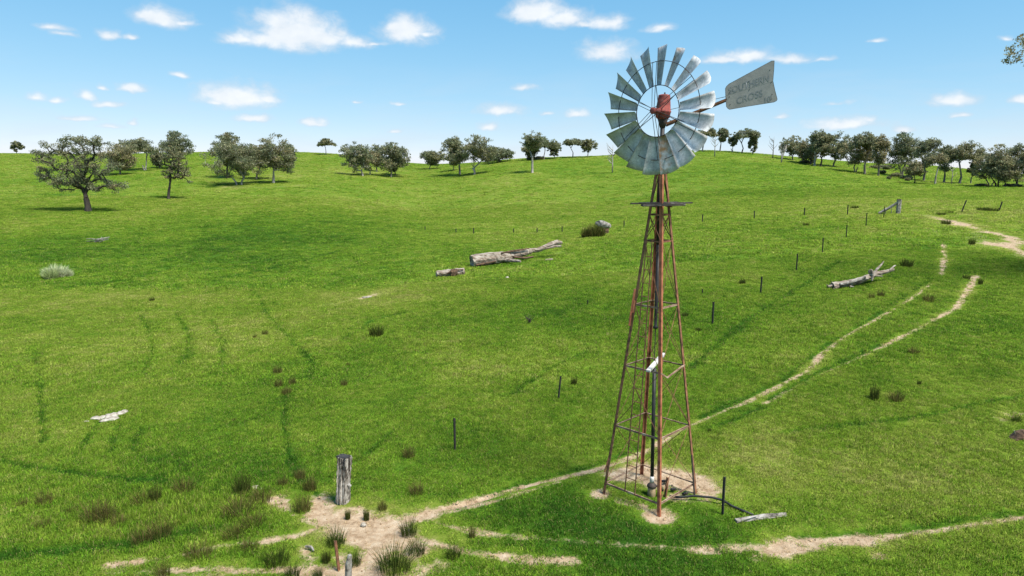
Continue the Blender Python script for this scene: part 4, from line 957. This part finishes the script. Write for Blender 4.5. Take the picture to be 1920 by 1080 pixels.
# ------------------------------------------------------------------ gum trees
def leaf_cloud(cent, rad, per, size, r, tone):
    n = len(cent)*per; c = np.repeat(cent, per, 0); rr_ = np.repeat(rad, per)
    d = r.normal(0, 1, (n, 3)); d /= np.linalg.norm(d, axis=1, keepdims=True); d *= (r.random(n)**.45)[:,None]
    P_ = c + d*rr_[:,None]*np.array([1.15, 1.15, .72])
    a = r.normal(0, 1, (n, 3)); a /= np.linalg.norm(a, axis=1, keepdims=True); b = np.cross(a, r.normal(0, 1, (n, 3))); b /= np.linalg.norm(b, axis=1, keepdims=True)
    s = size*r.uniform(.6, 1.35, n); a *= s[:,None]; b *= (s*.55)[:,None]
    V = np.stack([P_-a, P_+b*.9+a*.1, P_+a, P_-b*.9-a*.1], 1)
    ctone = np.clip(tone + r.normal(0, .14, len(cent)), 0, 1)
    tn = np.clip(np.repeat(ctone, per) + r.normal(0, .08, n), 0, 1)
    return V.reshape(-1, 3), np.arange(n)[:,None]*4+np.arange(4), np.repeat(r.random(n), 4), np.repeat(tn, 4)
def make_tree(px, py, top, left, right, bot, style, label, Y=None, tone=.45, bark='bark_mid', stems=1, fill=1.0, seed=None, group=None, lobes=None, trunk_r=None, extra=(), name='gum_tree', cat='tree'):
    seed = seed if seed is not None else int(px*7+py); r = np.random.default_rng(seed)
    p = at(px, py) if Y is None else at_y(px, Y, py)
    k = m_per_px(p)
    zt = z_at(top, p.y) - p.z; zb = max(z_at(bot, p.y) - p.z - (0 if lobes is not None else .10*zt), zt*.10); H_ = zt
    cx = ((left+right)/2 - px)*k; ax = (right-left)/2*k
    o = thing(name, p - Vector((0,0,.08)), label, cat, group)
    zc = (zb+zt)/2; az_ = (zt-zb)/2
    size_m = (max(ax*2, H_) + 2*min(ax, az_*1.3))/2
    crad = {'round': .082, 'umbrella': .078, 'tall': .088, 'sparse': .066, 'bush': .11}[style]*size_m
    gap = {'round': .46, 'umbrella': .42, 'tall': .44, 'sparse': .54, 'bush': .30}[style]/fill**.7
    env = [((lx-px)*k, z_at(ly, p.y)-p.z, lrx*k, lrz*k) for (lx, ly, lrx, lrz) in lobes] if lobes is not None else [(cx, zc, ax, az_)]
    if lobes is not None: crad = .05*size_m; gap = .24
    wts = np.array([e[2]**2*e[3] for e in env])**.7; wts = wts/wts.sum()
    ph = r.uniform(0, 50); C = []; sh = crad*.5
    if lobes is None: C = [np.array([cx+r.uniform(-.3,.3)*ax, 0, zt-crad*.55]), np.array([cx-ax+sh, 0, zc+r.uniform(-.2,.4)*az_]), np.array([cx+ax-sh, 0, zc+r.uniform(-.2,.4)*az_]), np.array([cx-.6*ax, .2*ax, zt-.3*az_]), np.array([cx+.6*ax, -.2*ax, zt-.35*az_])]
    ncl = 200 if lobes is not None else 170
    for i in range(2400):
        e = env[r.choice(len(env), p=wts)]; d = r.normal(0, 1, 3); d /= np.linalg.norm(d)
        # an uneven, lobed outline
        lob = 1 + .22*math.sin(3*math.atan2(d[2], d[0]) + ph) + .16*math.sin(5*math.atan2(d[2], d[0]) + 2*ph) + .12*math.sin(4*math.atan2(d[1], d[0]) + ph)
        d *= r.random()**.40*min(lob, 1.08)
        if lobes is None and style == 'umbrella' and d[2] < .35*(1-abs(d[0])**1.5)-.25: continue
        dep = min(e[2], ax)
        q = np.array([e[0]+d[0]*max(e[2]-crad*.5, e[2]*.5), d[1]*max(dep-crad*.5, dep*.5), e[1]+d[2]*max(e[3]-crad*.3, e[3]*.5)])
        if q[2] < .25: continue
        if float(vnoise(np.array([q[0]/(crad*2.6)+ph]), np.array([q[2]/(crad*2.0)+q[1]/(crad*3)+ph]), 3)[0]) < gap: continue
        if all(np.sum((q-c)**2) > (crad*.70)**2 for c in C): C.append(q)
        if len(C) >= ncl: break
    C = np.array(C); rad = crad*r.uniform(.7, 1.25, len(C))
    if extra and False:
        C = np.concatenate([C, np.array([(ray(ex, ey)[0]/ray(ex, ey)[1]*p.y - p.x, r.uniform(-.4,.4), z_at(ey, p.y)-p.z) for ex, ey in extra])]); rad = np.concatenate([rad, np.full(len(extra), .17)])
    lsz = np.clip(1.45*k, .13, .36)
    per = int(np.clip(2.9*crad**2/lsz**2, 20, 220))
    V, F, rn, tn = leaf_cloud(C, rad, per, lsz, r, tone)
    if extra:
        EC = np.array([(ray(ex, ey)[0]/ray(ex, ey)[1]*p.y - p.x, r.uniform(-.4,.4), z_at(ey, p.y)-p.z) for ex, ey in extra])
        V2, F2, rn2, tn2 = leaf_cloud(EC, np.full(len(EC), .26), 26, .075, r, tone)
        F = np.concatenate([F, F2+len(V)]); V = np.concatenate([V, V2]); rn = np.concatenate([rn, rn2]); tn = np.concatenate([tn, tn2])
    # limbs: every clump is joined to the nearest piece of wood already there
    tr = trunk_r or np.clip(H_*.028, .12, .55)
    nodes = []; par = []
    fork = np.array([cx*.22, 0, max(zb*.75, H_*.16)])
    for s_ in range(stems):
        off = np.array([0, 0, 0]) if stems == 1 else np.array([r.uniform(-.06,.06)*H_, r.uniform(-.05,.05)*H_, 0])
        b0 = len(nodes); nodes.append(off + np.array([0,0,-.25])); par.append(-1)
        nodes.append(off + np.array([cx*.06*(1+s_), 0, fork[2]*.45])); par.append(b0)
        f_ = fork.copy() + off*2.2; nodes.append(f_); par.append(b0+1)
    base_idx = [3*s_+2 for s_ in range(stems)]
    order = np.argsort(np.linalg.norm(C-fork, axis=1))
    for ci in order:
        c = C[ci]; N_ = np.array(nodes); cand = np.array([i for i in range(len(nodes)) if i not in range(0, 3*stems) or i in base_idx])
        dd = np.linalg.norm(N_[cand]-c, axis=1) + .22*np.linalg.norm(N_[cand]-fork, axis=1) + np.where(N_[cand][:,2] > c[2]+.5, .6, 0)*crad*2
        j = int(cand[np.argmin(dd)]); a = N_[j]; mid = (a+c)/2 + np.array([r.normal(0,.05), r.normal(0,.05), .06])*np.linalg.norm(c-a)
        nodes.append(mid); par.append(j); nodes.append(c); par.append(len(nodes)-2)
    cnt = np.zeros(len(nodes))
    for i in range(len(nodes)-1, -1, -1):
        cnt[i] = max(cnt[i], 1)
        if par[i] >= 0: cnt[par[i]] += cnt[i] if i >= 3*stems else cnt[i]
    tot = max(cnt.max(), 1); rd = tr/math.sqrt(stems)*np.sqrt(cnt/tot)**1.05 + .012*H_*.12
    m = MB()
    for s_ in range(stems):
        i0 = 3*s_; m.tube([nodes[i0], nodes[i0]+np.array([0,0,.3]), nodes[i0+1], nodes[i0+2]], [tr/math.sqrt(stems)*1.45, tr/math.sqrt(stems)*1.1, tr/math.sqrt(stems)*.92, tr/math.sqrt(stems)*.8], 9, False)
    for i in range(3*stems, len(nodes)):
        m.tube([nodes[par[i]], nodes[i]], [min(rd[par[i]], tr*.72), min(rd[i], tr*.6)], 5, False)
    link('trunk', m.mesh('trunk', [MT[bark]], True), o)
    me = mk_mesh('crown', V, [F], [MT['leaf']], False, {'rnd': ('POINT', rn), 'tint': ('POINT', tn)})
    link('crown', me, o)
    return o
def dead_tree(px, py, top, label, Y=None, bark='bark_pale', seed=1, spread=.35, n=7, stems=1):
    p = at(px, py) if Y is None else at_y(px, Y, py); rr_ = random.Random(seed); H_ = z_at(top, p.y)-p.z
    o = thing('dead_tree', p - Vector((0,0,.1)), label, 'tree'); m = MB(); b = MB()
    for s_ in range(stems):
        lx = rr_.uniform(-.25,.25)*H_ if stems > 1 else 0
        m.tube([(0,0,-.2),(lx*.2,0,H_*.3),(lx*.7,0,H_*.65),(lx,0,H_*(1 if s_ == 0 else rr_.uniform(.7,.95)))], [H_*.028,H_*.02,H_*.013,H_*.004], 7)
    for i in range(n):
        z = H_*rr_.uniform(.3,.8); a = rr_.choice((-1,1)); l = H_*spread*rr_.uniform(.4,1)
        b.tube([(0,0,z),(a*l*.5, rr_.uniform(-.3,.3)*l, z+l*.45),(a*l*.75, rr_.uniform(-.3,.3)*l, z+l*.9)], [H_*.011,H_*.008,H_*.003], 5)
    link('trunk', m.mesh('trunk', [MT[bark]], True), o); link('branches', b.mesh('branches', [MT[bark]], True), o)
GL = 'gum trees on the left hill'; GM = 'gum trees along the central ridge'; GR = 'gum trees on the right hill'
T = make_tree
T(166,396,250,68,245,362,'round','large spreading old gum tree with dark trunk in the left foreground', tone=.42, bark='bark_dark', seed=12, fill=1.1, trunk_r=.52, group=GL,
  lobes=[(100,285,32,24),(92,315,26,22),(130,272,30,20),(150,320,48,26),(118,340,34,18),(172,266,34,17),(200,268,22,14),(205,318,34,24),(222,348,22,12),(190,345,34,16),(150,345,34,15),(82,292,14,12),(96,355,8,5),(160,295,40,20),(205,288,24,16)])
T(316,373,272,301,364,343,'tall','single gum tree with leaning dark trunk right of the large old gum', tone=.55, bark='bark_dark', seed=14, group=GL,
  lobes=[(330,288,24,16),(340,310,24,20),(325,325,22,14),(348,328,14,10),(318,300,16,14),(358,340,7,4)])
T(32,296,264,22,46,282,'sparse','small sparse gum tree alone on the skyline at the far left', Y=318, tone=.4, bark='bark_mid', group=GL)
T(336,312,245,304,367,292,'round','grey gum with ragged top rising behind the single leaning gum', Y=212, tone=.3, group=GL)
T(225,322,268,193,262,312,'round','olive brown rounded gum just behind the large old gum', Y=190, tone=.75, group=GL)
T(272,322,258,225,306,303,'umbrella','white trunked flat topped gum behind the olive brown one', Y=205, tone=.4, bark='bark_pale', stems=2, group=GL)
T(300,316,282,284,310,312,'bush','low dark gum between flat topped gum and leaning gum', Y=215, tone=.35, group=GL)
T(427,334,246,398,456,302,'round','tall dark trunked gum at the back left of the left clump', tone=.38, bark='bark_dark', group=GL)
T(448,347,262,384,500,326,'round','pale trunked broad gum in the front of the left clump', tone=.42, bark='bark_pale', stems=2, group=GL, seed=21)
T(481,336,270,456,522,320,'round','olive gum in the middle of the left clump', tone=.68, bark='bark_mid', group=GL)
T(513,343,250,476,557,322,'round','pale leaning trunked gum on the right of the left clump', tone=.5, bark='bark_pale', group=GL, seed=23)
T(547,316,268,530,559,306,'tall','narrow gum at the right back of the left clump', tone=.45, bark='bark_dark', group=GL)
T(611,290,260,596,631,279,'umbrella','lone small gum on the left skyline', Y=305, tone=.5, group=GL)
T(680,330,264,638,704,314,'round','gum with pale trunk leaning left, left of the saddle clump', tone=.4, bark='bark_pale', group=GM)
T(694,328,278,672,716,314,'round','brownish gum second from left in the saddle clump', tone=.62, bark='bark_pale', group=GM)
T(706,322,270,692,724,308,'tall','narrow gum behind the middle of the saddle clump', tone=.4, group=GM)
T(733,332,266,706,770,316,'round','broad gum on the right of the saddle clump', tone=.42, bark='bark_mid', group=GM)
T(741,329,285,725,757,318,'bush','low dark gum behind the right of the saddle clump', tone=.35, bark='bark_dark', group=GM)
T(805,310,281,787,836,306,'bush','low rounded gum leftmost on the central ridge', Y=262, tone=.42, group=GM)
T(862,315,254,829,888,297,'round','tall gum with dark foliage left of the central ridge', Y=222, tone=.5, bark='bark_mid', group=GM)
T(893,317,252,866,931,303,'round','tall gum with several pale trunks on the central ridge', Y=215, tone=.5, bark='bark_pale', stems=3, group=GM)
T(936,303,276,908,964,300,'bush','low wide dark gum in the middle of the central ridge', Y=245, tone=.3, group=GM)
T(850,308,285,835,866,306,'bush','low dark gum below the tall ridge gums', Y=240, tone=.4, group=GM)
T(998,309,244,974,1022,276,'sparse','ragged pale trunked gum with bare upper limbs on the ridge', Y=205, tone=.35, bark='bark_pale', group=GM, fill=.7)
T(1020,299,257,988,1050,290,'umbrella','broad gum right of the ragged pale one on the ridge', Y=240, tone=.42, group=GM)
T(1004,299,268,978,1012,296,'bush','low brownish gum behind the ragged pale one', Y=242, tone=.6, group=GM)
T(1040,298,264,1026,1052,292,'sparse','thin gum at the right end of the ridge group', Y=244, tone=.35, group=GM)
T(1074,296,259,1055,1096,279,'umbrella','left tree of the pair left of the windmill', Y=246, tone=.45, group=GM)
T(1102,296,260,1087,1120,282,'round','right tree of the pair left of the windmill', Y=246, tone=.5, group=GM)
dead_tree(1148,324,270,'pale bare sapling just left of the windmill wheel', seed=31, n=14)
dead_tree(889,325,288,'thin pale dead sapling in front of the ridge gums', seed=32)
T(1317,283,240,1302,1346,262,'umbrella','gum peeping out right behind the windmill wheel', Y=243, tone=.5, group=GM)
T(1350,284,239,1344,1364,263,'tall','slim upright gum right of the windmill wheel', Y=243, tone=.4, bark='bark_mid', group=GM)
dead_tree(1340,289,252,'pale thin forked dead tree right of the windmill wheel', Y=222, seed=33, n=8)
T(1374,287,247,1365,1386,272,'sparse','thin sparse gum left of the wind bent one', Y=243, tone=.35, bark='bark_pale', stems=2, group=GM)
T(1391,288,240,1378,1422,270,'umbrella','wind bent gum with layered crown on the hilltop', Y=240, tone=.45, bark='bark_dark', group=GM, seed=44)
T(1411,291,255,1402,1420,283,'sparse','little sparse gum at the right end of the hilltop row', Y=240, tone=.4, group=GM)
dead_tree(1449,296,256,'bare dead tree standing at the left of the right hill trees', Y=225, bark='bark_mid', seed=35)
dead_tree(1465,305,268,'white multi stemmed dead shrub at the left of the right hill trees', seed=36, n=12, stems=5)
T(1486,303,253,1460,1504,288,'round','gum leftmost in the row on the right hill', Y=225, tone=.5, group=GR)
T(1506,306,259,1484,1528,294,'round','olive gum second in the row on the right hill', Y=215, tone=.68, group=GR)
T(1520,306,262,1505,1534,298,'bush','dark low gum third in the row on the right hill', Y=212, tone=.3, group=GR)
T(1527,311,242,1514,1548,280,'tall','tall white trunked gum in the row on the right hill', tone=.4, bark='bark_pale', group=GR)
T(1539,306,250,1526,1566,290,'round','dark trunked gum behind the white trunked one', Y=205, tone=.5, bark='bark_dark', group=GR)
T(1561,312,245,1540,1592,292,'round','dense dark gum in the middle of the right hill row', tone=.35, bark='bark_mid', group=GR, stems=2)
T(1604,323,262,1570,1642,305,'round','grey brown gum standing forward of the right hill row', tone=.8, bark='bark_mid', group=GR, stems=2)
T(1622,315,246,1592,1638,295,'umbrella','flat topped gum rising behind the grey brown one', Y=190, tone=.45, group=GR)
T(1648,317,250,1632,1664,300,'tall','tall reddish gum right of the flat topped one', Y=185, tone=.78, group=GR, stems=2)
T(1692,331,248,1661,1720,312,'tall','largest dense dark gum on the right hill', tone=.35, bark='bark_mid', group=GR, stems=2, fill=1.3, seed=57)
T(1715,344,300,1694,1736,330,'round','small yellowish gum in front of the largest dark gum', tone=.72, bark='bark_dark', group=GR)
T(1733,326,258,1714,1762,305,'round','dark gum just right behind the largest one', Y=178, tone=.4, group=GR)
T(1753,345,284,1736,1772,318,'umbrella','brown topped gum with pale trunk right of the yellowish one', tone=.7, bark='bark_pale', group=GR)
T(1771,330,271,1756,1790,315,'tall','slender grey gum left of the tall umbrella gum', Y=172, tone=.38, group=GR)
T(1799,344,262,1781,1837,330,'umbrella','tall open gum with umbrella crown against the sky', tone=.55, bark='bark_mid', group=GR, fill=.8, seed=61)
dead_tree(1784,345,306,'bare grey sapling left of the tall umbrella gum', seed=37, bark='bark_pale')
T(1821,332,300,1813,1832,325,'sparse','thin little gum right of the tall umbrella gum', Y=170, tone=.35, group=GR)
T(1856,349,286,1819,1880,335,'round','brown gum at the left of the right edge clump', tone=.68, bark='bark_mid', group=GR, stems=2)
T(1871,350,269,1842,1895,338,'round','broad brown green gum in the middle of the right edge clump', tone=.6, bark='bark_dark', group=GR, stems=2)
T(1884,351,296,1862,1906,336,'bush','low thick trunked gum in front of the right edge clump', tone=.6, bark='bark_dark', group=GR)
T(1906,349,268,1880,1932,332,'round','tall dark gum at the right edge clump', tone=.45, bark='bark_dark', group=GR)
T(1921,351,276,1904,1955,335,'round','gum cut by the right edge of the picture', tone=.5, group=GR)
# big tree whose branch tips reach in at the top right
T(2330,520,-20,1884,2560,300,'round','leafy branch tips of a tall gum reaching in at the top right', Y=40, tone=.7, bark='bark_mid', seed=66, fill=.8, extra=[(1915,68),(1908,72),(1918,78),(1904,84),(1911,88),(1898,92),(1890,95),(1903,98),(1916,95),(1888,100),(1894,108),(1906,106),(1914,110),(1920,102),(1887,112),(1900,114),(1918,118),(1924,88),(1926,72),(1930,110),(1940,95),(1938,78),(1950,90),(1965,85)], lobes=[(1960,88,34,28),(1985,84,50,22),(2110,80,60,30),(2260,60,90,80),(2380,60,110,90),(2330,170,120,80)])
# low scrub under the right hill trees
GS = 'low scrub under the right hill trees'
for (px, py, w, h, lab) in ((1660,318,14,9,'low scrub left of the largest dark gum'),(1640,316,10,6,'low scrub behind the grey brown gum'),(1512,306,12,6,'low scrub at the left of the right hill row'),(1680,332,9,8,'low scrub at the foot of the largest dark gum'),(1655,326,6,7,'small green shrub left below the largest dark gum'),
        (1700,336,10,7,'low scrub right of the foot of the largest dark gum'),(995,299,8,5,'low shrub on the central ridge left of the windmill'),(1012,299,9,6,'low shrub on the central ridge below the broad gum'),(1898,350,14,6,'low scrub under the right edge clump'),(1840,349,10,5,'low scrub left of the right edge clump'),
        (1667,336,4,6,'tiny shrub on the grass left of the yellowish gum'),(1702,339,4,6,'tiny shrub left of the yellowish gum')):
    T(px, py, py-h, px-w, px+w, py-1, 'bush', lab, tone=.55, fill=.55, name='shrub', cat='shrub', group=GS if px > 1500 else None)
